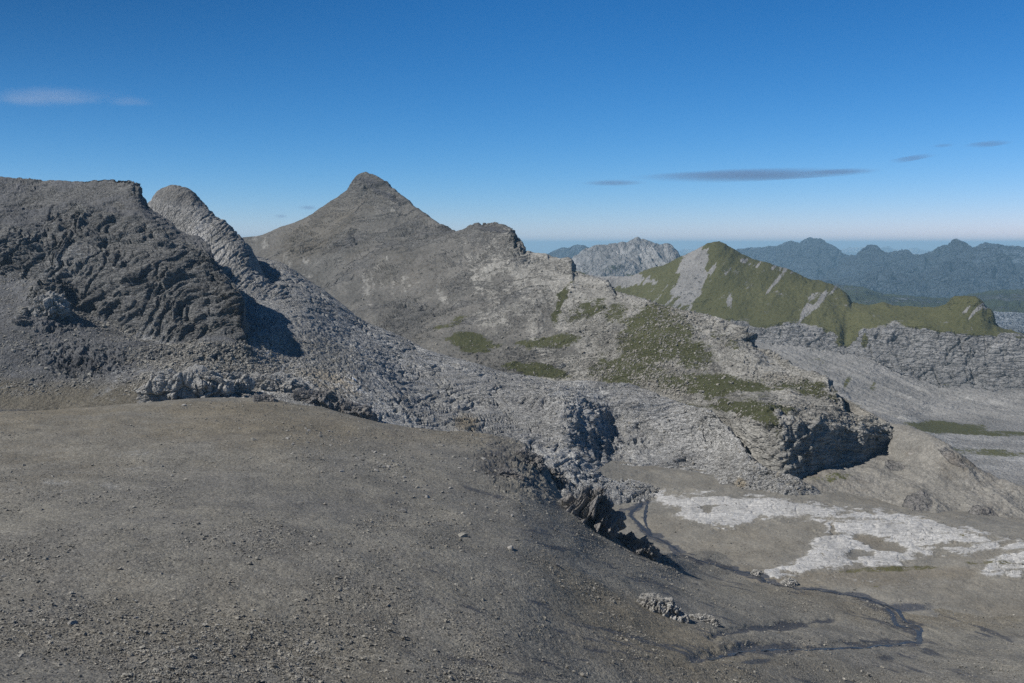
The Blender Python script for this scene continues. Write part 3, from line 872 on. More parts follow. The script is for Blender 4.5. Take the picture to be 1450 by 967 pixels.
def p_disp(P, N, SX, SY):
    below = SY - np.interp(SX, CR_X, CR_Y)
    cliff = poly(SX, SY, [(1020, 606), (1060, 600), (1110, 598), (1150, 596), (1200, 600), (1256, 603), (1262, 640), (1220, 655), (1150, 672), (1100, 668), (1060, 645)], 8)
    step = blobs(SX, SY, [(1178, 555, 18, 28, 30, 1), (735, 345, 16, 18, 50, 1), (808, 375, 16, 10, 20, 1), (868, 408, 16, 10, 50, 1), (1062, 478, 18, 10, 55, 1)])
    outc = blobs(SX, SY, [(490, 348, 34, 10, -20, 1), (520, 262, 40, 9, 10, 1), (610, 328, 40, 8, -8, .9), (700, 324, 30, 8, 5, 1), (590, 440, 45, 12, 10, .7), (580, 465, 40, 26, -30, .7),
                          (430, 345, 22, 22, 30, .8), (545, 277, 30, 6, 25, 1), (770, 372, 50, 9, 8, .8), (660, 395, 50, 8, -50, .5), (1130, 585, 60, 7, 5, .6), (1000, 460, 60, 8, 10, .5), (850, 470, 60, 30, 20, .4), (760, 520, 90, 20, 5, .45)])
    A = np.clip(np.maximum(step, outc), 0, 1) * (1 - cliff)
    w = np.stack([fbm(P, 90, 3, seed=91), fbm(P, 90, 3, seed=92), fbm(P, 90, 3, seed=93)], -1) * 22
    Q = P + w
    # beds dip gently to the right
    c, s = math.cos(math.radians(-14)), math.sin(math.radians(-14))
    QR = np.stack([Q[..., 0] * c - Q[..., 2] * s, Q[..., 1], Q[..., 0] * s + Q[..., 2] * c], -1)
    bed = fbm(QR, (90, 70, 13), 5, .56, seed=94, ridged=True)
    gul = fbm(np.stack([Q[..., 0] * .8 + Q[..., 2] * .6, Q[..., 1] * .25, Q[..., 2] * .2], -1), 34, 4, .55, seed=95, ridged=True)
    ver = fbm(P, (13, 13, 50), 5, .58, seed=96, ridged=True)
    ter = sstep(820, 1000, SX)
    D = (bed - .4) * (2.6 + .2 * ter) + (gul - .4) * 4.0 * (1 - .7 * ter) * sstep(0, 30, below) + fbm(P, 9, 4, .6, seed=97) * .45
    tz = sstep(560, 760, SX) * sstep(20, 60, below) * sstep(-.5, .4, fbm(P, 110, 3, seed=89)) + ter
    D += np.clip(tz, 0, 1) * (facet(QR, (20, 16, 5), 94, .4) * .5 + facet(QR, (7, 6, 2.2), 95, .4) * .25)
    D += fbm(P, 150, 3, seed=98) * 8 * sstep(5, 60, below) * (1 - ter)
    D -= (A + .35 * ter) * fissure(QR, (80, 70, 7), .08, 21) * 2.6 + cliff * fissure(P, (9, 9, 60), .07, 22) * 2.2
    D += A * ((bed - .35) * 5 + facet(QR, (22, 18, 9), 96, .4) * 2.9 + facet(QR, (9, 8, 4), 97, .4) * .9) + cliff * ((ver - .4) * 3 + (bed - .4) * 1.5 + facet(P, (9, 9, 26), 98, .3) * 1.3 + facet(P, (4, 4, 9), 99, .3) * .6)
    D += fbm(P, 3.0, 3, .6, seed=100) * .35
    return D.astype(f32)


def p_mask(P, N, SX, SY):
    below = SY - np.interp(SX, CR_X, CR_Y)
    cliff = poly(SX, SY, [(1020, 606), (1060, 600), (1110, 598), (1150, 596), (1200, 600), (1256, 603), (1262, 640), (1220, 655), (1150, 672), (1100, 668), (1060, 645)], 8)
    outc = blobs(SX, SY, [(490, 348, 34, 10, -20, 1), (520, 260, 40, 12, 10, 1), (610, 328, 40, 8, -8, .9), (700, 324, 34, 10, 5, 1), (590, 440, 45, 12, 10, .7), (580, 465, 40, 26, -30, .7),
                          (430, 345, 22, 22, 30, .6), (770, 375, 60, 10, 8, .8), (1130, 570, 60, 16, 5, .9), (1178, 555, 18, 30, 30, 1), (1000, 470, 80, 14, 10, .7), (760, 520, 90, 20, 5, .4)])
    steep = sstep(.82, .6, N[..., 2])
    c_, s_ = math.cos(math.radians(-14)), math.sin(math.radians(-14))
    W_ = P + np.stack([fbm(P, 90, 3, seed=91), fbm(P, 90, 3, seed=92), fbm(P, 90, 3, seed=93)], -1) * 22
    bd = fbm(np.stack([W_[..., 0] * c_ - W_[..., 2] * s_, W_[..., 1], W_[..., 0] * s_ + W_[..., 2] * c_], -1), (90, 70, 13), 5, .56, seed=94, ridged=True)
    strat = sstep(.50, .66, bd) * sstep(-.3, .3, fbm(P, 130, 3, seed=88)) * (.85 - .5 * sstep(640, 860, SX))
    r = np.clip(np.maximum(np.maximum(np.maximum(cliff, outc), steep * .9), strat), 0, 1)
    wob = fbm(P, (60, 60, 25), 4, .6, seed=103)
    g = blobs(SX + 14 * wob, SY + 8 * wob, [
        (800, 430, 8, 34, 35, .72), (835, 440, 40, 12, -15, .62), (675, 492, 34, 12, 0, .9), (640, 465, 34, 8, -15, .55), (780, 485, 46, 13, -8, .8), (680, 505, 26, 7, 0, .7), (765, 528, 46, 9, 3, .85),
        (735, 485, 14, 5, -10, .6), (925, 478, 60, 38, -35, .95), (890, 530, 60, 24, 0, .85), (985, 505, 40, 30, 30, .6), (1000, 545, 110, 18, 4, .75), (1060, 575, 60, 11, 3, 1.1), (1090, 600, 44, 14, 40, .9), (960, 575, 30, 10, 0, .6),
        (1140, 548, 60, 14, 10, .62), (880, 445, 28, 20, -30, .6), (1020, 480, 24, 12, 20, .5), (1180, 600, 60, 4, 0, .45), (850, 520, 30, 26, 0, .55)])
    g *= (1 - .45 * cliff) * (.7 + .3 * sstep(.2, .55, N[..., 2]))
    stk = fbm(np.stack([P[..., 0] + .5 * P[..., 2], P[..., 1] * .12, P[..., 2] * .10], -1), 12, 4, .6, seed=106)
    p = .14 + .18 * fbm(P, 60, 4, seed=104) + .40 * stk * (1 - r) + sstep(620, 860, SX) * .55 + blobs(SX, SY, [(840, 540, 70, 10, 5, .3), (780, 400, 80, 14, 15, .3), (960, 445, 100, 9, 9, .35), (1090, 520, 70, 14, 14, .3), (880, 500, 10, 50, 20, .3), (740, 420, 120, 50, 20, .12)])
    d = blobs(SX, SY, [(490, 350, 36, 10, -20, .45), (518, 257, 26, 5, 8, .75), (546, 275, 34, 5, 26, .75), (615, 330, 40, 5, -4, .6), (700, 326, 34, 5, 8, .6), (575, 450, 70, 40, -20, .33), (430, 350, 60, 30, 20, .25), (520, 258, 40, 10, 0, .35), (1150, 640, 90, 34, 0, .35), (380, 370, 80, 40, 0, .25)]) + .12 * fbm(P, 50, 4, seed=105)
    b = blobs(SX, SY, [(450, 330, 90, 40, -30, .5), (560, 380, 90, 40, 10, .3), (1115, 640, 20, 16, 0, .5), (870, 540, 200, 40, 0, .3)]) + .12
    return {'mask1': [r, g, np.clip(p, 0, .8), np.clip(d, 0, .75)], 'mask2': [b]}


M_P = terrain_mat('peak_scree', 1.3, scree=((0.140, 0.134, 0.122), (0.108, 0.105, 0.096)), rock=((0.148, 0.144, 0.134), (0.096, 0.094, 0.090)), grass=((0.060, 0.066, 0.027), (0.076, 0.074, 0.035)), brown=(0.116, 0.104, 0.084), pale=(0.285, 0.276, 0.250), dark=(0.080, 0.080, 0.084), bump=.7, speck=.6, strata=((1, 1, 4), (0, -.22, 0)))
terrain('mountain', P0, p_disp, p_mask, M_P)

# ------------------------------------------------------------------ scree shoulder right of the cliff
sc_ = [(1060, 540, 720), (1120, 548, 680), (1181, 557, 680), (1195, 564, 676), (1209, 570, 670), (1237, 584, 655), (1265, 598, 632), (1293, 612, 604), (1321, 619, 580), (1342, 629, 567), (1356, 640, 558), (1381, 661, 545), (1409, 675, 537), (1450, 688, 527), (1600, 745, 500), (1750, 790, 480)]
s_rows = [back(sc_, 120, -110), back(sc_, 25, -12), sc_,
          [(1060, 640, 720), (1181, 640, 680), (1237, 625, 640), (1265, 628, 600), (1293, 640, 575), (1356, 665, 540), (1409, 695, 522), (1450, 710, 512), (1600, 760, 488), (1750, 800, 470)],
          [(1060, 710, 600), (1100, 690, 552), (1140, 676, 553), (1216, 660, 577), (1260, 655, 580), (1293, 672, 550), (1356, 700, 520), (1409, 722, 503), (1450, 735, 494), (1600, 775, 475), (1750, 810, 455)],
          [(1060, 740, 560), (1140, 704, 526), (1216, 705, 525), (1260, 712, 514), (1293, 720, 505), (1356, 740, 490), (1409, 753, 480), (1450, 760, 474), (1600, 790, 455), (1750, 815, 440)],
          [(1060, 760, 480), (1750, 840, 410)]]
P0 = loft(1060, 1750, 1.0, s_rows, dens=1.2, hidden=(0, 1), nh=16)


def s_disp(P, N, SX, SY):
    oc = np.clip(blobs(SX, SY, [(1300, 715, 22, 16, 0, 1), (1395, 735, 26, 14, 20, 1), (1268, 662, 16, 7, 10, 1), (1350, 650, 30, 8, 35, .8), (1240, 610, 26, 14, 20, .7), (1315, 722, 20, 12, 0, .8)]), 0, 1)
    gul = fbm(np.stack([P[..., 0] * .9 + P[..., 1] * .3, P[..., 1] * .2, P[..., 2] * .3], -1), 16, 4, .55, seed=111, ridged=True)
    return (fbm(P, 45, 3, seed=112) * 2.5 + (gul - .4) * 2.2 + fbm(P, 6, 4, .6, seed=113) * .5 + oc * (fbm(P, 12, 4, .6, seed=114, ridged=True) * 5 - .5) + fbm(P, 1.8, 3, .6, seed=115) * .25).astype(f32)


def s_mask(P, N, SX, SY):
    oc = np.clip(blobs(SX, SY, [(1300, 715, 22, 16, 0, 1), (1395, 735, 26, 14, 20, 1), (1268, 662, 16, 7, 10, 1), (1350, 650, 30, 8, 35, .8), (1240, 610, 26, 14, 20, .7)]), 0, 1)
    g = blobs(SX, SY, [(1175, 678, 50, 6, 0, .5), (1160, 716, 60, 5, 12, .4)])
    p = .15 + .2 * fbm(P, 30, 4, seed=116)
    d = blobs(SX, SY, [(1360, 690, 60, 12, 30, .3), (1420, 700, 60, 10, 25, .3)]) + .15 * fbm(P, 25, 4, seed=117)
    return {'mask1': [sstep(.3, .8, oc), g, np.clip(p, 0, .6), np.clip(d, 0, .6)], 'mask2': [.25 + .2 * fbm(P, 40, 3, seed=118)]}


M_S = terrain_mat('shoulder_scree', .6, scree=((.225, .213, .188), (.18, .172, .154)), rock=((.19, .18, .17), (.12, .118, .112)), bump=.7, speck=.8)
terrain('scree_shoulder', P0, s_disp, s_mask, M_S)

# ------------------------------------------------------------------ green ridge with its cliff band, talus and the valley floor below
gc_ = [(740, 372, 2600), (814, 383, 2550), (847, 391, 2500), (884, 391, 2460), (917, 381, 2440), (942, 374, 2420), (967, 362, 2400), (983, 354, 2390), (1008, 343.5, 2370), (1016, 342, 2360), (1029, 348, 2350), (1050, 360, 2330), (1066, 366, 2310),
       (1091, 374, 2280), (1116, 383, 2250), (1145, 395, 2210), (1165, 399, 2190), (1190, 410, 2150), (1200, 418, 2130), (1206, 429, 2110), (1230, 432, 2080), (1251, 429, 2050), (1265, 434, 2030), (1314, 436, 1960), (1339, 431, 1925),
       (1353, 420, 1900), (1381, 420, 1870), (1388, 427, 1860), (1396, 435, 1852), (1406, 443, 1842), (1409, 457, 1835), (1423, 466, 1820), (1450, 473, 1790), (1600, 500, 1700)]
g_top = [(740, 460, 2250), (980, 457, 2130), (1040, 456, 2060), (1065, 462, 2030), (1110, 456, 1990), (1145, 465, 1960), (1181, 467, 1935), (1200, 488, 1900), (1223, 468, 1890), (1265, 462, 1860), (1307, 461, 1825), (1332, 468, 1800), (1374, 474, 1765), (1450, 477, 1720), (1600, 505, 1640)]
g_bot = [(740, 475, 2200), (980, 475, 2080), (1061, 482, 1985), (1110, 486, 1940), (1188, 500, 1870), (1223, 506, 1835), (1279, 528, 1775), (1332, 544, 1725), (1392, 548, 1690), (1450, 552, 1655), (1600, 550, 1600)]
g_rows = [back(gc_, 500, -260), back(gc_, 120, -50), gc_,
          [(740, 410, 2420), (884, 410, 2370), (967, 395, 2280), (1016, 385, 2240), (1066, 400, 2190), (1116, 412, 2140), (1165, 425, 2080), (1206, 442, 2020), (1251, 442, 1980), (1314, 444, 1910), (1353, 440, 1850), (1388, 446, 1820), (1409, 462, 1805), (1450, 475, 1765), (1600, 502, 1680)],
          g_top, g_bot,
          [(740, 520, 1980), (1061, 520, 1820), (1188, 530, 1740), (1279, 555, 1660), (1332, 568, 1620), (1392, 572, 1590), (1450, 575, 1560), (1600, 590, 1500)],
          [(740, 560, 1800), (1061, 550, 1700), (1181, 548, 1660), (1209, 566, 1600), (1237, 573, 1570), (1286, 584, 1520), (1321, 598, 1470), (1392, 603, 1440), (1450, 607, 1420), (1600, 620, 1370)],
          [(740, 640, 1400), (1181, 590, 1420), (1286, 610, 1350), (1392, 645, 1245), (1450, 650, 1230), (1600, 660, 1200)],
          [(740, 700, 1150), (1181, 660, 1100), (1286, 690, 1050), (1392, 710, 1010), (1450, 720, 985), (1600, 740, 940)]]
P0 = loft(740, 1600, 1.0, g_rows, dens=1.3, hidden=(0, 1), sharp=(4, 5), nh=16)
GT = sorted(g_top); GB = sorted(g_bot)


def g_bands(P, SX, SY):
    top = np.interp(SX, [a for a, b, c in GT], [b for a, b, c in GT])
    bot = np.interp(SX, [a for a, b, c in GB], [b for a, b, c in GB])
    return top, bot


def g_disp(P, N, SX, SY):
    top, bot = g_bands(P, SX, SY)
    w = fbm(P, 60, 3, seed=120) * 5
    cl = sstep(-4, 3, SY + w - top) * sstep(-6, 6, bot + w - SY + 2)
    ver = fbm(P, (26, 26, 80), 5, .6, seed=121, ridged=True)
    bed = fbm(P, (120, 120, 14), 4, .6, seed=122, ridged=True)
    gul = fbm(np.stack([P[..., 0] * .8 + P[..., 1] * .35, P[..., 1] * .18, P[..., 2] * .12], -1), 30, 4, .55, seed=123, ridged=True)
    gul = gul + .0
    tal = sstep(0, 15, SY - bot) * sstep(20, -10, SY - 600)
    upper = sstep(5, -10, SY - top)
    rib = fbm(np.stack([P[..., 0] * .9 - P[..., 2] * .9, P[..., 1] * .2, P[..., 2] * .25], -1), 60, 5, .55, seed=124, ridged=True)
    D = -cl * (fissure(P, (160, 160, 12), .08, 24) * 6 + fissure(P, (26, 26, 120), .06, 25) * 8)
    D += cl * ((ver - .4) * 7 + (bed - .4) * 6 + facet(P, (34, 34, 40), 121, .4) * 2.2 + facet(P, (14, 14, 14), 122, .4) * .9) + tal * (gul - .4) * 8 + upper * (rib - .4) * 6.5 + fbm(P, 20, 4, .6, seed=125) * 1.2
    D += fbm(P, 7, 3, .6, seed=126) * .9
    vf = sstep(585, 605, SY)
    D = D * (1 - .75 * vf)
    return D.astype(f32)


def g_mask(P, N, SX, SY):
    top, bot = g_bands(P, SX, SY)
    w = fbm(P, 60, 4, seed=120) * 6
    cl = sstep(-3, 3, SY + w * .6 - top) * sstep(-6, 6, bot + w - SY + 2)
    upper = sstep(4, -4, SY + w - top)
    rib = fbm(np.stack([P[..., 0] * .9 - P[..., 2] * 1.1, P[..., 1] * .2, P[..., 2] * .22], -1), 26, 4, .6, seed=127)
    bare = blobs(SX, SY, [(980, 390, 20, 45, 12, 1.25), (957, 420, 34, 24, 0, .75), (870, 398, 60, 12, 0, 1.0), (1010, 380, 5, 18, 20, .9), (1032, 378, 8, 22, 25, .9), (1033, 425, 6, 18, -10, 1.0), (1060, 372, 30, 5, 18, .9), (1008, 402, 6, 9, 20, .7),
                          (1072, 392, 34, 12, -55, .75), (1090, 405, 40, 9, -40, .7), (1100, 380, 30, 5, 15, .8), (1150, 430, 40, 12, -55, .9), (1165, 425, 34, 10, -50, .9), (1200, 435, 30, 6, -35, .6), (1375, 440, 40, 12, -40, .6), (1400, 440, 8, 18, -20, .9), (1190, 415, 20, 6, 20, .5), (1240, 440, 30, 5, -20, .4)])
    st = fbm(np.stack([(SX * .80 + SY * .60) * .20, (SY * .8 - SX * .6) * .03, SX * 0], -1), 1.0, 5, .68, seed=133)
    g = upper * (.80 + .20 * fbm(P, 45, 4, .6, seed=134)) * (1.0 - .9 * sstep(.40, .80, np.clip(bare, 0, 1.1) * .60 + .42 * st + .5 * blobs(SX, SY, [(978, 392, 16, 44, 14, 1), (985, 360, 8, 10, 0, .8), (850, 394, 80, 9, 0, 1)])))
    g += blobs(SX, SY, [(1340, 606, 60, 9, 3, .85), (1400, 613, 90, 5, 2, .62), (1290, 604, 30, 4, 0, .4), (1190, 484, 10, 8, 10, .8), (1224, 482, 6, 12, 10, .7), (1200, 540, 5, 16, 25, .55), (1237, 548, 6, 9, 15, .55), (1340, 545, 9, 6, 0, .45), (1160, 520, 60, 20, -60, .35), (1390, 640, 120, 7, 3, .5), (1210, 575, 20, 6, 10, .5)])
    steep = sstep(.8, .55, N[..., 2])
    r = np.maximum(cl, steep * .6)
    vf = sstep(600, 615, SY) + blobs(SX, SY, [(1285, 590, 34, 9, 5, .8)])
    pav = vf * (.42 + .5 * fbm(P, (120, 40, 40), 4, .6, seed=128))
    stk = fbm(np.stack([P[..., 0] * .9 + P[..., 1] * .4 + P[..., 2] * .8, P[..., 1] * .12, P[..., 2] * .08], -1), 22, 4, .6, seed=131)
    p = .14 + .05 * upper + .15 * fbm(P, 70, 4, seed=129) + pav + .32 * stk * sstep(0, 10, SY - bot) * (1 - vf)
    d = .4 * cl * sstep(-.2, .6, fbm(P, (60, 60, 30), 4, seed=130)) + blobs(SX, SY, [(880, 396, 70, 10, 0, .2)])
    return {'mask1': [np.clip(r, 0, 1), np.clip(g, 0, 1.1), np.clip(p, 0, .9), np.clip(d, 0, .6)], 'mask2': [.1 + .05 * vf]}


M_G = terrain_mat('green_ridge_ground', 2.2, scree=((0.230, 0.224, 0.213), (0.184, 0.180, 0.173)), rock=((0.276, 0.272, 0.265), (0.175, 0.173, 0.171)), grass=((.074, .076, .029), (.105, .10, .046)), pale=(0.313, 0.308, 0.294), dark=(0.087, 0.087, 0.097), bump=1.2, speck=.5, strata=((1, 1, 4), (0, .1, 0)))
terrain('green_ridge', P0, g_disp, g_mask, M_G)


# ------------------------------------------------------------------ the ranges beyond
def far_range(name, crest, foot, dY, amp, wl, seed, mat, dcol=1.0, mask=None, jag=1.0, drop=600):
    rows = [back(crest, dY * .8, -drop), back(crest, dY * .12, -drop * .1), crest,
            [(a, b + (np.interp(a, [q[0] for q in foot], [q[1] for q in foot]) - b) * .45, c - dY * .4) for a, b, c in crest],
            [(a, np.interp(a, [q[0] for q in foot], [q[1] for q in foot]), c - dY) for a, b, c in crest],
            [(a, np.interp(a, [q[0] for q in foot], [q[1] for q in foot]) + 40, (c - dY) * .93) for a, b, c in crest]]
    P0 = loft(crest[0][0], crest[-1][0], dcol, rows, dens=1.4, hidden=(0, 1, 5), lin=(2,), nh=10)

    def disp(P, N, SX, SY):
        w = np.stack([fbm(P, wl * 3, 3, seed=seed), fbm(P, wl * 3, 3, seed=seed + 1), fbm(P, wl * 3, 3, seed=seed + 2)], -1) * wl * .5
        Q = P + w
        Q[..., 2] *= .22
        Q[..., 1] *= .35
        top = np.interp(SX, [q[0] for q in crest], [q[1] for q in crest])
        k = .10 * jag + sstep(0, 26, SY - top) * .95
        return (k * amp * (fbm(Q, wl, 5, .5, seed=seed + 3, ridged=True) - .4) + amp * .06 * fbm(P, wl * .12, 3, seed=seed + 4)).astype(f32)

    def msk(P, N, SX, SY):
        return mask(P, N, SX, SY) if mask else {'mask1': [.6, 0, 0, 0]}
    return terrain(name, P0, disp, msk, mat, nblur=4)


M_C = terrain_mat('crag_rock', 6, scree=((.23, .225, .22), (.18, .178, .175)), rock=((.25, .247, .24), (.15, .15, .15)), grass=((.05, .065, .03), (.07, .08, .04)), pale=(.34, .335, .325), bump=1, speck=.3, strata=((2.5, 1, .8), (0, .2, 0)))
far_range('crag_mountain', [(790, 380, 6000), (810, 367, 5950), (825, 355, 5900), (843, 348, 5850), (863, 345.5, 5820), (875, 345, 5800), (888, 343, 5800), (896, 338, 5800), (903, 336, 5800), (908, 340, 5790), (915, 341, 5780), (925, 345, 5770), (938, 345, 5760), (946, 345, 5750), (952, 347, 5740), (958, 352, 5730), (961, 355, 5720), (964, 365, 5700), (990, 385, 5650)],
          [(790, 395), (990, 400)], 500, 120, 260, 140, M_C,
          mask=lambda P, N, SX, SY: {'mask1': [.9, .35 * sstep(375, 388, SY), np.clip(.12 + .5 * fbm(np.stack([P[..., 0] + .4 * P[..., 2], P[..., 1] * .2, P[..., 2] * .15], -1), 70, 4, seed=150), 0, .6), .2]})
M_B = terrain_mat('far_range_hazy_rock', 16, scree=((0.074, 0.099, 0.124), (0.055, 0.074, 0.093)), rock=((0.079, 0.102, 0.128), (0.050, 0.067, 0.085)), grass=((0.027, 0.050, 0.039), (0.037, 0.059, 0.046)), pale=(0.134, 0.174, 0.217), bump=5, speck=.3, strata=((1, 1, 2), (0, 0, 0)))  # blue of the distance haze is mixed into these rock and grass colours


def far_mask(gr):
    return lambda P, N, SX, SY: {'mask1': [.7, gr + .25 * fbm(P, 900, 4, seed=160), np.clip(.22 + .55 * fbm(np.stack([P[..., 0], P[..., 1] * .3, P[..., 2] * .15], -1), 300, 5, .62, seed=161), 0, .8), .1]}


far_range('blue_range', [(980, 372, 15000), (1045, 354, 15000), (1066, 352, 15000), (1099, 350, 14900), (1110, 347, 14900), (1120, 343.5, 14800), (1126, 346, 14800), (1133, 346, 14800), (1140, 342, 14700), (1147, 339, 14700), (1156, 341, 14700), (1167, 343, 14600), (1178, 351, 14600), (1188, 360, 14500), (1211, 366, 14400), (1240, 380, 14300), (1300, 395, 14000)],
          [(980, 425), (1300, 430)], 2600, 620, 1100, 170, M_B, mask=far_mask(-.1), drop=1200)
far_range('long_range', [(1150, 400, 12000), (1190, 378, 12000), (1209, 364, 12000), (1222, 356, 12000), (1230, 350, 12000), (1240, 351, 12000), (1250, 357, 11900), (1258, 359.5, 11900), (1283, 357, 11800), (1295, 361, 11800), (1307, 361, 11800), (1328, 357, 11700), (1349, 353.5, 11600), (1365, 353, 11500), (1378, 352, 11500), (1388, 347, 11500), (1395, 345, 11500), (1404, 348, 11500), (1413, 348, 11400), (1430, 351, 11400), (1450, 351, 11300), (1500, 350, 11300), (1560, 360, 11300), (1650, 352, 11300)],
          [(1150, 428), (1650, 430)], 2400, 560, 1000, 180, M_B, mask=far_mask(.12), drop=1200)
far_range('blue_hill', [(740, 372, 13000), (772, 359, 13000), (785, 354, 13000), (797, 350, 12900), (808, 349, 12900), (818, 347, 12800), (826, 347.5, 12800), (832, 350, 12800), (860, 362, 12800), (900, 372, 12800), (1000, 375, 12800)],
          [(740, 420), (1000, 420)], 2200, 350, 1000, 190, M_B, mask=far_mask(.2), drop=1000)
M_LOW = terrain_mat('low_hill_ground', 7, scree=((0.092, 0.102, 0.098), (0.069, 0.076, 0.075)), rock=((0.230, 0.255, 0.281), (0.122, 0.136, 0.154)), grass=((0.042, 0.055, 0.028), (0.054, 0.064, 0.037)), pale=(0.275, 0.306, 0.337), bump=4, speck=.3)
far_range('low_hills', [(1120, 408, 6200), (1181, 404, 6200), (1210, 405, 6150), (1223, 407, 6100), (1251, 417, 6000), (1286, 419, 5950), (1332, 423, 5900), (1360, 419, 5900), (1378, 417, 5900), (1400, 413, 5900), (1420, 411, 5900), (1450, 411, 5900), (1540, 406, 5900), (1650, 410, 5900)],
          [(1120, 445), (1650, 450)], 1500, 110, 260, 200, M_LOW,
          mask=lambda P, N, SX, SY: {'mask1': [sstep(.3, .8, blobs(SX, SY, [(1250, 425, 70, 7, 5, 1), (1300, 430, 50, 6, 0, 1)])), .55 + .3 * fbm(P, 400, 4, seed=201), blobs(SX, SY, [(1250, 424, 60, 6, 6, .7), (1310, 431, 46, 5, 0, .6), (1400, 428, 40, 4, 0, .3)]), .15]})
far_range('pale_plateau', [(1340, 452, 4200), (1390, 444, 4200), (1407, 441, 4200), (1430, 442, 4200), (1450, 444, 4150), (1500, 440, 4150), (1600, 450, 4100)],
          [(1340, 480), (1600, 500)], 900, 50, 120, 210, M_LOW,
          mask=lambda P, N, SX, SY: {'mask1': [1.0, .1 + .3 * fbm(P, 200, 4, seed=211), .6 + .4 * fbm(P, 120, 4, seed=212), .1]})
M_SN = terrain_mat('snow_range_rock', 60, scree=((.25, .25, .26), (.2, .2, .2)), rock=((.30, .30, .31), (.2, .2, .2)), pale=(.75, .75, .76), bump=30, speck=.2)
rs = np.random.RandomState(5)
pts = []
x = 960.0
while x < 1720:
    pts.append((x, 357 - rs.rand() ** 1.5 * 9 * (1.0 if x > 1180 else .6) - (2 if x > 1200 else 0), 42000 + rs.rand() * 2000))
    x += 7 + rs.rand() * 12
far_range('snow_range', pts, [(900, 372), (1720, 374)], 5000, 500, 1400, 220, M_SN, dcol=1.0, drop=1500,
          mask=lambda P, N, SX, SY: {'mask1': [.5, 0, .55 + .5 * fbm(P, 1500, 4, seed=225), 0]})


# ------------------------------------------------------------------ outcrops, boulders and stones
import bmesh


def surf(layer, px, py, slack=2.2):
    """the nearest point of a sheet that shows at (px, py)"""
    P, N = LAYERS[layer]
    if 'pr' not in LAYERS:
        LAYERS['pr'] = {}
    if layer not in LAYERS['pr']:
        LAYERS['pr'][layer] = proj(P)
    SX, SY = LAYERS['pr'][layer]
    d = np.hypot(SX - px, SY - py)
    ok = d < max(slack, d.min() * 1.01 + .01)
    Y = np.where(ok, P[..., 1], 1e9)
    k = np.unravel_index(np.argmin(Y), Y.shape)
    return P[k], N[k]


def tag(o, label, cat, group=None):
    o['label'] = label; o['category'] = cat
    if group:
        o['group'] = group
    return o


_ico = {}


def ico(n):
    if n not in _ico:
        bm = bmesh.new()
        bmesh.ops.create_icosphere(bm, subdivisions=n, radius=1.0)
        bm.verts.ensure_lookup_table()
        V = np.array([v.co[:] for v in bm.verts], f32)
        F = np.array([[v.index for v in f.verts] for f in bm.faces], np.int32)
        bm.free()
        _ico[n] = (V, F)
    return _ico[n]


def rotm(rx, ry, rz):
    cx, sx, cy, sy, cz, sz = math.cos(rx), math.sin(rx), math.cos(ry), math.sin(ry), math.cos(rz), math.sin(rz)
    return (np.array([[cz, -sz, 0], [sz, cz, 0], [0, 0, 1]]) @ np.array([[cy, 0, sy], [0, 1, 0], [-sy, 0, cy]]) @ np.array([[1, 0, 0], [0, cx, -sx], [0, sx, cx]])).astype(f32)


def rock_mat(name, a, b, s, strata=((1, 1, 3), (0, .3, 0)), warm=None):
    return terrain_mat(name, s, scree=(a, b), rock=(a, b), pale=tuple(min(.6, x * 1.3) for x in a), brown=warm or (.26, .22, .17), bump=.8, speck=.5, strata=strata, painted=False)


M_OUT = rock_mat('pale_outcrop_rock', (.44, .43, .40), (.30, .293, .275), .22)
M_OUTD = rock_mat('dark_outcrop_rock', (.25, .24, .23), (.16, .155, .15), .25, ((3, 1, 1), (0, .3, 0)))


def outcrop(name, label, layer, px, py, wpx, hpx, dpt, rot, mat, seed, cells=(.42, .16, .30), sink=.35, peak=0.0, cat='outcrop', sub=7, dy=0.0):
    p, n = surf(layer, px, py)
    k = p[1] / FPX
    a, c, b = wpx * k / 2, hpx * k * .75, wpx * k / 2 * dpt
    V, F = ico(sub)
    V = V.copy()
    q = V.copy()
    q[:, 0] *= a; q[:, 1] *= b; q[:, 2] *= c
    base = q.copy()
    r = max(c, .5)
    bl = fbm(base + seed * 13, r * 1.6, 3, seed=seed, ridged=True)
    fa = facet(base + seed * 31, (a * cells[0] + .1, b * cells[1] + r * .2, r * cells[2] + r * .4), seed, .4)
    fb_ = facet(base + seed * 17, (a * cells[0] * .3 + .05, r * .16, r * cells[2] + r * .1), seed + 1, .4)
    fc_ = facet(base + seed * 7, (r * .12, r * .07, r * .14), seed + 2, .3)
    q += V * (((bl - .45) * .55 + fa * .20 + fb_ * .09 + fc_ * .03) * r)[:, None]
    if peak:
        q[:, 2] *= (1 + peak * np.clip(-q[:, 0] / a, -1, 1))
    q = q @ rotm(math.radians(rot[0]), math.radians(rot[1]), math.radians(rot[2])).T
    m = tri_mesh(name, q, F, mat)
    o = bpy.data.objects.new(name, m)
    COL.objects.link(o)
    o.location = (float(p[0]), float(p[1] + dy), float(p[2] - c * sink + c * .30))
    return tag(o, label, cat)


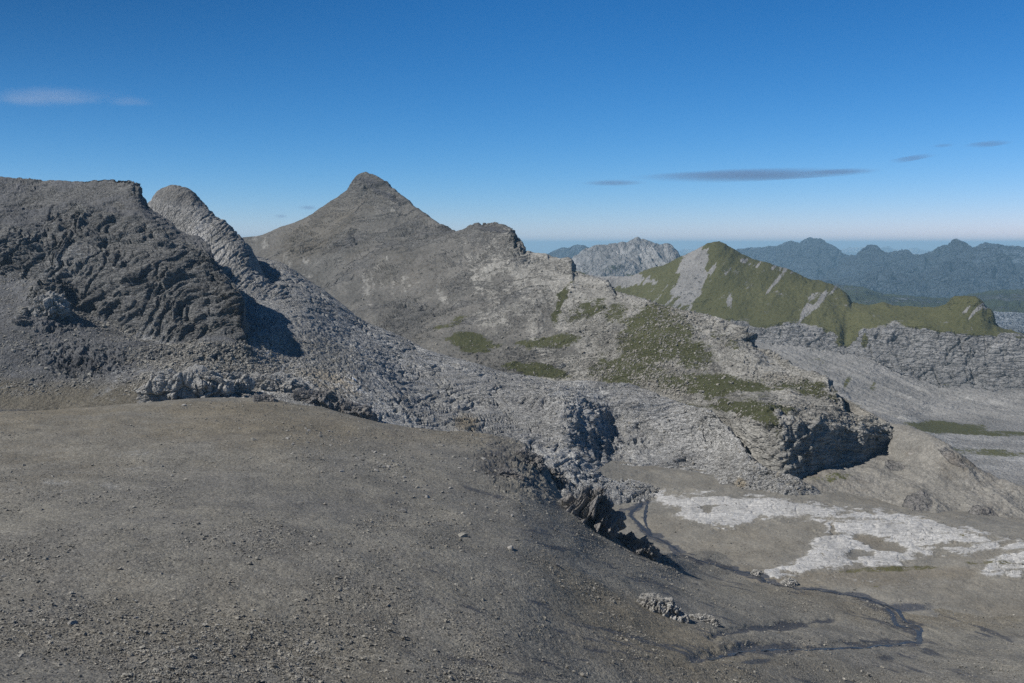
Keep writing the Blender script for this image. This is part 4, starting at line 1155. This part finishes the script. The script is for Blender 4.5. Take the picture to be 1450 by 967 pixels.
SS, KR, BF, RM = 'scree_slope', 'limestone_ridge', 'basin_floor', 'rock_massif'
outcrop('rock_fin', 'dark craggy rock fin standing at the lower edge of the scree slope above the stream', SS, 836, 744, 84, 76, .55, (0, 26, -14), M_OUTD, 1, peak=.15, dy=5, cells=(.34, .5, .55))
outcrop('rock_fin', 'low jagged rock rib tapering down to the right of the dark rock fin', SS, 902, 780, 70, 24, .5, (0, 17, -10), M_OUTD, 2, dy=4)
outcrop('rock_outcrop', 'pale blocky limestone outcrop low on the scree slope, dark on its right side', SS, 938, 866, 84, 25, .42, (0, 24, -8), M_OUT, 3, peak=.25, cells=(.30, .3, .9), sink=.2)
outcrop('rock_outcrop', 'small low stone rib just right of the pale blocky outcrop', SS, 998, 878, 46, 12, .5, (0, 12, -8), M_OUT, 4)
outcrop('rock_outcrop', 'broad pale ribbed outcrop in the hollow at the far left of the slope crest', RM, 264, 560, 132, 40, .35, (0, -6, 4), M_OUT, 5, sink=.0)
outcrop('rock_outcrop', 'smooth pale rock slab right of the broad ribbed outcrop', KR, 322, 552, 70, 26, .4, (0, -12, 0), M_OUT, 6, sink=.0)
outcrop('rock_outcrop', 'low pale rock hump among rubble behind the slope crest', KR, 385, 548, 100, 20, .4, (0, 4, 0), M_OUT, 7, sink=.1)
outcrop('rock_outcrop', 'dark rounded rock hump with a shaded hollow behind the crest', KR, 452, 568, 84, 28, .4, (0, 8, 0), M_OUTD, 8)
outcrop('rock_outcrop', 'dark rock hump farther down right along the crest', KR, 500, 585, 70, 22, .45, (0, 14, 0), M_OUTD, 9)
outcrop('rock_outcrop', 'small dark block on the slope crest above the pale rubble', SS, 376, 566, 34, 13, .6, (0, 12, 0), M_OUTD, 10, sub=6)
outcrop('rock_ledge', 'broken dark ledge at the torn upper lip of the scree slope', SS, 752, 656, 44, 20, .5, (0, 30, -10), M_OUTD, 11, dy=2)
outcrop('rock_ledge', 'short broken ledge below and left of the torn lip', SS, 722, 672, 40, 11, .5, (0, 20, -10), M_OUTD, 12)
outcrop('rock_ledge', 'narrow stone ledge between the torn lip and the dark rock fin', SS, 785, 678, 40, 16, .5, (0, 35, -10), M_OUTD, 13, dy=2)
outcrop('boulder', 'pale boulder beside the stream where it leaves the limestone pavement', BF, 1117, 826, 24, 12, .7, (0, 6, 0), M_OUT, 14, cat='boulder', sub=5)
outcrop('boulder', 'grey boulder in the middle of the stream bed', BF, 1070, 811, 18, 9, .7, (0, 6, 0), M_OUT, 15, cat='boulder', sub=5)
outcrop('boulder', 'rounded stony knoll half buried in the talus under the left cliff', RM, 70, 438, 52, 30, .8, (0, -8, 0), M_OUT, 16, cat='boulder')
outcrop('boulder', 'smaller rounded block just below and left of the stony knoll', RM, 33, 455, 20, 14, .8, (0, 0, 0), M_OUTD, 17, cat='boulder', sub=6)

# snow patch
p, n_ = surf(KR, 503, 537)
V, F = ico(5)
q = V * np.array([2.3, 1.6, .3], f32) + fbm(V, .7, 3, seed=4)[:, None] * np.array([.5, .5, .05], f32)
M_SNOW = NT('old_snow')
M_SNOW.set(M_SNOW.b.inputs['Base Color'], (.72, .74, .77)); M_SNOW.b.inputs['Roughness'].default_value = .6
q = q @ np.array(Vector([float(x) for x in n_]).to_track_quat('Z', 'Y').to_matrix(), f32).T
so = bpy.data.objects.new('snow_patch', tri_mesh('snow_patch', q, F, M_SNOW.m, True))
COL.objects.link(so); so.location = (float(p[0]), float(p[1] - 1), float(p[2] + .5))
tag(so, 'small white leftover snow patch lying on the grey karst', 'snow patch')


def stone_shape(seed, n=3, flat=.5):
    rs = np.random.RandomState(seed)
    V, F = ico(n)
    q = V.copy()
    for _ in range(9):                                   # split faces: cut the ball with random planes
        d = rs.randn(3); d /= np.linalg.norm(d)
        off = .45 + rs.rand() * .35
        t = q @ d.astype(f32) - off
        q = q - np.clip(t, 0, None)[:, None] * d.astype(f32)
    q *= np.array([1, .55 + rs.rand() * .35, flat * (.6 + rs.rand() * .6)], f32)
    return q.astype(f32), F


M_ST = rock_mat('loose_stone', (.34, .325, .285), (.17, .163, .145), .30)
M_STP = rock_mat('pale_stone', (.38, .37, .345), (.30, .29, .27), .10)
protos = []
for i in range(10):
    q, F = stone_shape(100 + i, 3, .55)
    protos.append(tri_mesh('stone', q, F, M_STP if i % 3 == 0 else M_ST))
rs = np.random.RandomState(11)


def put_stone(px, py, wpx, proto, label, group=None, name='stone'):
    p, n = surf(SS, px, py)
    r = wpx * p[1] / FPX / 2
    o = bpy.data.objects.new(name, proto)
    COL.objects.link(o)
    o.location = (float(p[0]), float(p[1]), float(p[2]) + r * .12)
    q = Vector((float(n[0]), float(n[1]), float(n[2]))).to_track_quat('Z', 'Y')
    o.rotation_euler = (q @ Vector((0, 0, 1)).to_track_quat('Z', 'Y')).to_euler()
    o.rotation_euler.rotate_axis('Z', rs.rand() * 6.28)
    o.rotation_euler.rotate_axis('X', (rs.rand() - .5) * .5)
    o.scale = (r, r, r * (.8 + .5 * rs.rand()))
    return tag(o, label, 'stone', group)


for px, py, w, pi, lab in [
    (570, 723, 18, 0, 'flat pale slab lying alone in the middle of the scree slope'),
    (655, 757, 20, 1, 'dark edged slab with a black shadow right of the pale slab'),
    (725, 776, 14, 3, 'pale flat stone near the middle of the slope below the dark edged slab'),
    (791, 800, 13, 0, 'pale stone among streaked scree below the dark rock fin'),
    (585, 703, 11, 2, 'grey block just above and right of the flat pale slab'),
    (262, 573, 10, 3, 'single grey block at the slope crest below the broad ribbed outcrop'),
    (30, 927, 12, 0, 'small whitish stone near the lower left corner of the slope'),
    (105, 882, 18, 3, 'long flat grey slab in the dark rubble at lower left'),
    (70, 901, 10, 6, 'whitish triangular stone below the long flat grey slab'),
    (245, 919, 10, 6, 'whitish stone at the bottom of the slope right of the rubble'),
    (6, 815, 7, 6, 'tiny white stone at the left edge of the slope'),
    (505, 856, 9, 5, 'dark stone casting a short shadow low in the middle of the slope')]:
    put_stone(px, py, w, protos[pi], lab)

clusters = [(430, 620, 60, 18, 26, 'in the stony patch just below the slope crest'), (545, 655, 50, 26, 60, 'in the big patch of blocks right of centre on the slope'),
            (590, 690, 60, 30, 34, 'around the flat pale slab on the slope'), (480, 640, 120, 30, 20, 'thinly spread below the slope crest'),
            (300, 880, 130, 26, 34, 'in the dark rubble low on the slope'), (150, 900, 130, 40, 24, 'near the lower left corner of the slope'),
            (700, 745, 120, 50, 36, 'on the middle of the slope left of the dark rock fin'), (760, 800, 120, 50, 24, 'among the dark streaks below the dark rock fin'),
            (660, 650, 80, 22, 26, 'above the torn lip of the slope'), (600, 620, 120, 12, 22, 'along the right part of the slope crest')]
n_st = 0
for cx, cy, rx, ry, cnt, where in clusters:
    for i in range(cnt):
        px = cx + rs.randn() * rx * .55; py = cy + rs.randn() * ry * .55
        crest_y = np.interp(px, [a for a, b_, c_ in fg_crest], [b_ for a, b_, c_ in fg_crest])
        if py < crest_y + 5 or py > 962 or px < 4:
            continue
        if n_st >= 285:
            break
        w = 2.8 + rs.gamma(2.0, 1.3)
        k = rs.randint(10)
        tone = 'pale' if k % 3 == 0 else 'grey'
        put_stone(px, py, min(w, 11), protos[k], 'small angular %s stone %s' % (tone, where), '%s stones %s' % (tone, where))
        n_st += 1


def scatter(name, layer, count, rmin, rmax, box, seed, mat, power=2.4, weight=None, flat=.5):
    """uncountable small stones merged into one mesh, each a small cut block resting on the sheet"""
    rs = np.random.RandomState(seed)
    P, N = LAYERS[layer]
    SX, SY = proj(P)
    x0, y0, x1, y1 = box
    front = np.einsum('ijk,ijk->ij', N, -P) > 0
    ok = (SX > x0) & (SX < x1) & (SY > y0) & (SY < y1) & (P[..., 1] > 40) & front
    w = ok.astype(float)
    if weight is not None:
        w *= weight(P, SX, SY)
    w = w.reshape(-1); w /= w.sum()
    idx = rs.choice(len(w), count, p=w)
    C = P.reshape(-1, 3)[idx] + rs.randn(count, 3).astype(f32) * .12
    NN = N.reshape(-1, 3)[idx]
    u = rs.rand(count)
    r = (rmin * (1 - u + u * (rmin / rmax) ** power) ** (-1 / power)).astype(f32)
    V, F = ico(1)
    shapes = []
    for k in range(24):
        q = V * (1 + (rs.rand(12, 1) - .5) * .7) * np.array([1, .5 + rs.rand() * .45, flat * (.5 + rs.rand())])
        shapes.append(q @ rotm((rs.rand() - .5) * .7, (rs.rand() - .5) * .7, rs.rand() * 6.28).T)
    shapes = np.array(shapes, f32)
    sh = shapes[rs.randint(24, size=count)]
    T = np.cross(np.array([0, 1, 0], f32)[None], NN); T /= np.linalg.norm(T, axis=1, keepdims=True)
    B = np.cross(NN, T)
    a = rs.rand(count).astype(f32) * 6.283
    ca, sa = np.cos(a)[:, None], np.sin(a)[:, None]
    T2 = T * ca + B * sa; B2 = -T * sa + B * ca
    W = (sh[:, :, 0:1] * T2[:, None] + sh[:, :, 1:2] * B2[:, None] + (sh[:, :, 2:3] + .1) * NN[:, None]) * r[:, None, None] + C[:, None]
    FF = (F[None] + (np.arange(count, dtype=np.int32) * 12)[:, None, None]).reshape(-1, 3)
    me = tri_mesh(name, W.reshape(-1, 3), FF, mat)
    o = bpy.data.objects.new(name, me)
    COL.objects.link(o)
    o['kind'] = 'stuff'
    return o


scatter('scree_stones', SS, 110000, .09, .75, (-40, 560, 1500, 985), 3, M_ST, 2.6,
        weight=lambda P, SX, SY: (.12 + np.clip(fbm(P, (16, 34, 20), 5, .6, seed=301), 0, 1) * 3.0 + blobs(SX, SY, [(545, 655, 60, 26, 10, 3), (200, 900, 260, 40, 5, 1.5), (430, 600, 130, 22, 8, 3), (620, 622, 120, 10, 4, 3), (720, 660, 90, 50, 30, 2.5)])))
scatter('rubble', RM, 26000, .25, 1.5, (-40, 395, 420, 560), 4, M_ST, 2.4,
        weight=lambda P, SX, SY: (1 - l_ledge(SX, SY)) * (.2 + np.clip(fbm(P, 20, 3, seed=302) + .2, 0, 1) + blobs(SX, SY, [(300, 505, 100, 16, 0, 2)])))
scatter('rubble', KR, 12000, .25, 1.4, (280, 470, 1150, 720), 5, M_ST, 2.4,
        weight=lambda P, SX, SY: .1 + blobs(SX, SY, [(400, 510, 90, 30, 5, 3), (900, 680, 60, 20, 20, 1)]))
scatter('gravel', BF, 12000, .10, .7, (880, 690, 1500, 960), 6, M_ST, 2.4, weight=lambda P, SX, SY: .3 + np.clip(fbm(P, 18, 3, seed=303), 0, 1))
scatter('rubble', 'mountain', 16000, .35, 2.2, (480, 380, 1260, 600), 7, M_ST, 2.4,
        weight=lambda P, SX, SY: .15 + 1.5 * np.clip(fbm(P, 40, 3, seed=304), 0, 1) * sstep(700, 900, SX))

# ------------------------------------------------------------------ the thin stream of meltwater
def drape(px, py):
    best = None
    for lay in (SS, BF):
        p, n = surf(lay, px, py, 1.6)
        qx, qy = proj(p[None])
        if abs(qx[0] - px) + abs(qy[0] - py) < 3 and (best is None or p[1] < best[1]):
            best = p
    return best


def stream_run(name, pts, w0, w1, seed):
    rs = np.random.RandomState(seed)
    A = np.array(pts, float)
    L = np.concatenate([[0], np.cumsum(np.hypot(*np.diff(A, axis=0).T))])
    s = np.arange(0, L[-1], 2.2)
    X = pchip(L, A[:, 0], s); Y = pchip(L, A[:, 1], s)
    wob = np.interp(s, np.arange(0, L[-1] + 14, 7), rs.randn(int((L[-1] + 14) / 7) + 1)[:len(np.arange(0, L[-1] + 14, 7))])
    P = [drape(x, y + .9 * w) for x, y, w in zip(X, Y, wob)]
    P = np.array([p for p in P if p is not None])
    for _ in range(2):
        P[1:-1] = (P[:-2] + 2 * P[1:-1] + P[2:]) / 4
    T = np.gradient(P, axis=0); T[:, 2] = 0
    T /= np.maximum(np.linalg.norm(T, axis=1, keepdims=True), 1e-6)
    S = np.stack([-T[:, 1], T[:, 0], 0 * T[:, 0]], -1)
    w = (w0 + (w1 - w0) * np.abs(np.interp(np.arange(len(P)), np.arange(0, len(P) + 6, 5), rs.rand(len(np.arange(0, len(P) + 6, 5))))))[:, None]
    up = np.array([0, 0, .16])
    G = np.stack([P - S * w / 2 + up * .3, P + up, P + S * w / 2 + up * .3], 1)
    return grid_mesh(name, G.astype(f32), None, True, M_W)


MW = NT('stream_water')
MW.set(MW.b.inputs['Base Color'], MW.mix(MW.ramp(MW.noise(MW.pos(), .8, 4), .4, .6), (.028, .03, .033), (.05, .052, .054)))
MW.b.inputs['Roughness'].default_value = .35
M_W = MW.m
stream_run('stream', STREAM_A[2:-1], .7, 2.4, 1)
stream_run('stream', [(917, 702), (905, 715), (893, 728), (899, 735), (921, 757)], 1.2, 3.0, 2)
stream_run('stream', [(917, 703), (915, 718), (913, 735), (921, 757)], 1.0, 2.4, 3)
stream_run('stream', [(1240, 852), (1268, 862), (1285, 880), (1306, 890), (1298, 906)], .6, 2.2, 4)

# ------------------------------------------------------------------ clouds, above and beyond the haze
def cloud_mat(name, col, dens, thr, sc, anis=0.2):
    t = NT(name)
    t.t.nodes.remove(t.b)
    P = t.pos((.5, .5, 2.2))
    g = t.n('ShaderNodeTexCoord')
    mp = t.n('ShaderNodeMapping'); mp.inputs['Location'].default_value = (-1, -1, -1); mp.inputs['Scale'].default_value = (2, 2, 2)
    t.t.links.new(g.outputs['Generated'], mp.inputs[0])
    ln = t.n('ShaderNodeVectorMath', operation='LENGTH'); t.t.links.new(mp.outputs[0], ln.inputs[0])
    fall = t.ramp(ln.outputs['Value'], 1.0, .15)
    nz = t.noise(P, sc, 5, .6)
    d = t.math('MULTIPLY', t.ramp(t.math('ADD', nz, t.math('MULTIPLY', fall, .35)), thr, thr + .3), fall)
    v = t.n('ShaderNodeVolumePrincipled')
    v.inputs['Color'].default_value = tuple(col) + (1,)
    v.inputs['Anisotropy'].default_value = anis
    t.set(v.inputs['Density'], t.math('MULTIPLY', d, dens))
    t.t.links.new(v.outputs[0], [n for n in t.t.nodes if n.type == 'OUTPUT_MATERIAL'][0].inputs['Volume'])
    return t.m


M_LEN = cloud_mat('lens_cloud_shaded_air', (.36, .50, .74), 1.0e-3, .35, 1 / 900)  # grey-blue shade is put into the scatter colour, in place of white cloud
M_CIR = cloud_mat('wisp_cloud_air', (.9, .93, 1.0), 2.6e-4, .60, 1 / 700)


def cloud(px, py, wpx, hpx, tilt, depth, mat, label, Y=24000.0, group=None):
    c = at(px, py, Y)
    k = Y / FPX
    V, F = ico(5)
    q = V * np.array([wpx * k / 2, depth / 2, hpx * k / 2], f32)
    q += V * (fbm(V * 1.0, .8, 3, seed=int(px)) * .12)[:, None] * np.array([wpx * k / 2, depth / 2, hpx * k / 2], f32)
    q = q @ rotm(0, math.radians(tilt), 0).T
    o = bpy.data.objects.new('cloud', tri_mesh('cloud', q, F, mat, True))
    COL.objects.link(o)
    o.location = tuple(float(x) for x in c)
    return tag(o, label, 'cloud', group)


cloud(1062, 248, 410, 15, -2.2, 2600, M_LEN, 'long thin grey lens-shaped cloud above the green peak')
cloud(1190, 243, 130, 7, -3, 1700, M_LEN, 'thin pointed tail of cloud at the right end of the long lens cloud')
cloud(869, 259, 105, 9, 0, 1800, M_LEN, 'short grey lens cloud left of the long lens cloud')
cloud(1292, 224, 90, 7, -10, 1200, M_LEN, 'small slanting grey cloud streak, lower of the pair at the right')
cloud(1398, 204, 84, 8, -6, 1200, M_LEN, 'small grey cloud streak, highest and farthest right in the sky')
cloud(1335, 206, 34, 5, -4, 1000, M_LEN, 'tiny faint cloud between the two small grey streaks at the right')
cloud(436, 294, 34, 7, -6, 1100, M_LEN, 'tiny grey cloud just left of the main peak')
cloud(398, 306, 22, 6, -10, 1000, M_LEN, 'tiniest faint cloud low above the saddle left of the main peak')
cloud(70, 138, 330, 30, 1, 4000, M_CIR, 'faint whitish wispy cloud high at the far left')
cloud(190, 144, 110, 14, 0, 2500, M_CIR, 'thin faint end of the white wisp, pointing right')
# ------------------------------------------------------------------ the air between here and the far ranges
V = [(x, y, z) for z in (-1300, 190) for y in (-92000, 92000) for x in (-92000, 92000)]
hz = tri_mesh('haze', V, [(0, 2, 3, 1), (4, 5, 7, 6), (0, 1, 5, 4), (2, 6, 7, 3), (0, 4, 6, 2), (1, 3, 7, 5)])
M_H = bpy.data.materials.new('haze_air')
M_H.use_nodes = True
hn = M_H.node_tree
for nd in list(hn.nodes):
    if nd.type == 'BSDF_PRINCIPLED':
        hn.nodes.remove(nd)
pv = hn.nodes.new('ShaderNodeVolumePrincipled')
pv.inputs['Color'].default_value = (.50, .80, 1.0, 1)
pv.inputs['Density'].default_value = 3.8e-5
pv.inputs['Anisotropy'].default_value = 0.0
hn.links.new(pv.outputs[0], [n_ for n_ in hn.nodes if n_.type == 'OUTPUT_MATERIAL'][0].inputs['Volume'])
hz.materials.append(M_H)
ho = bpy.data.objects.new('haze', hz)
COL.objects.link(ho)
ho['kind'] = 'stuff'
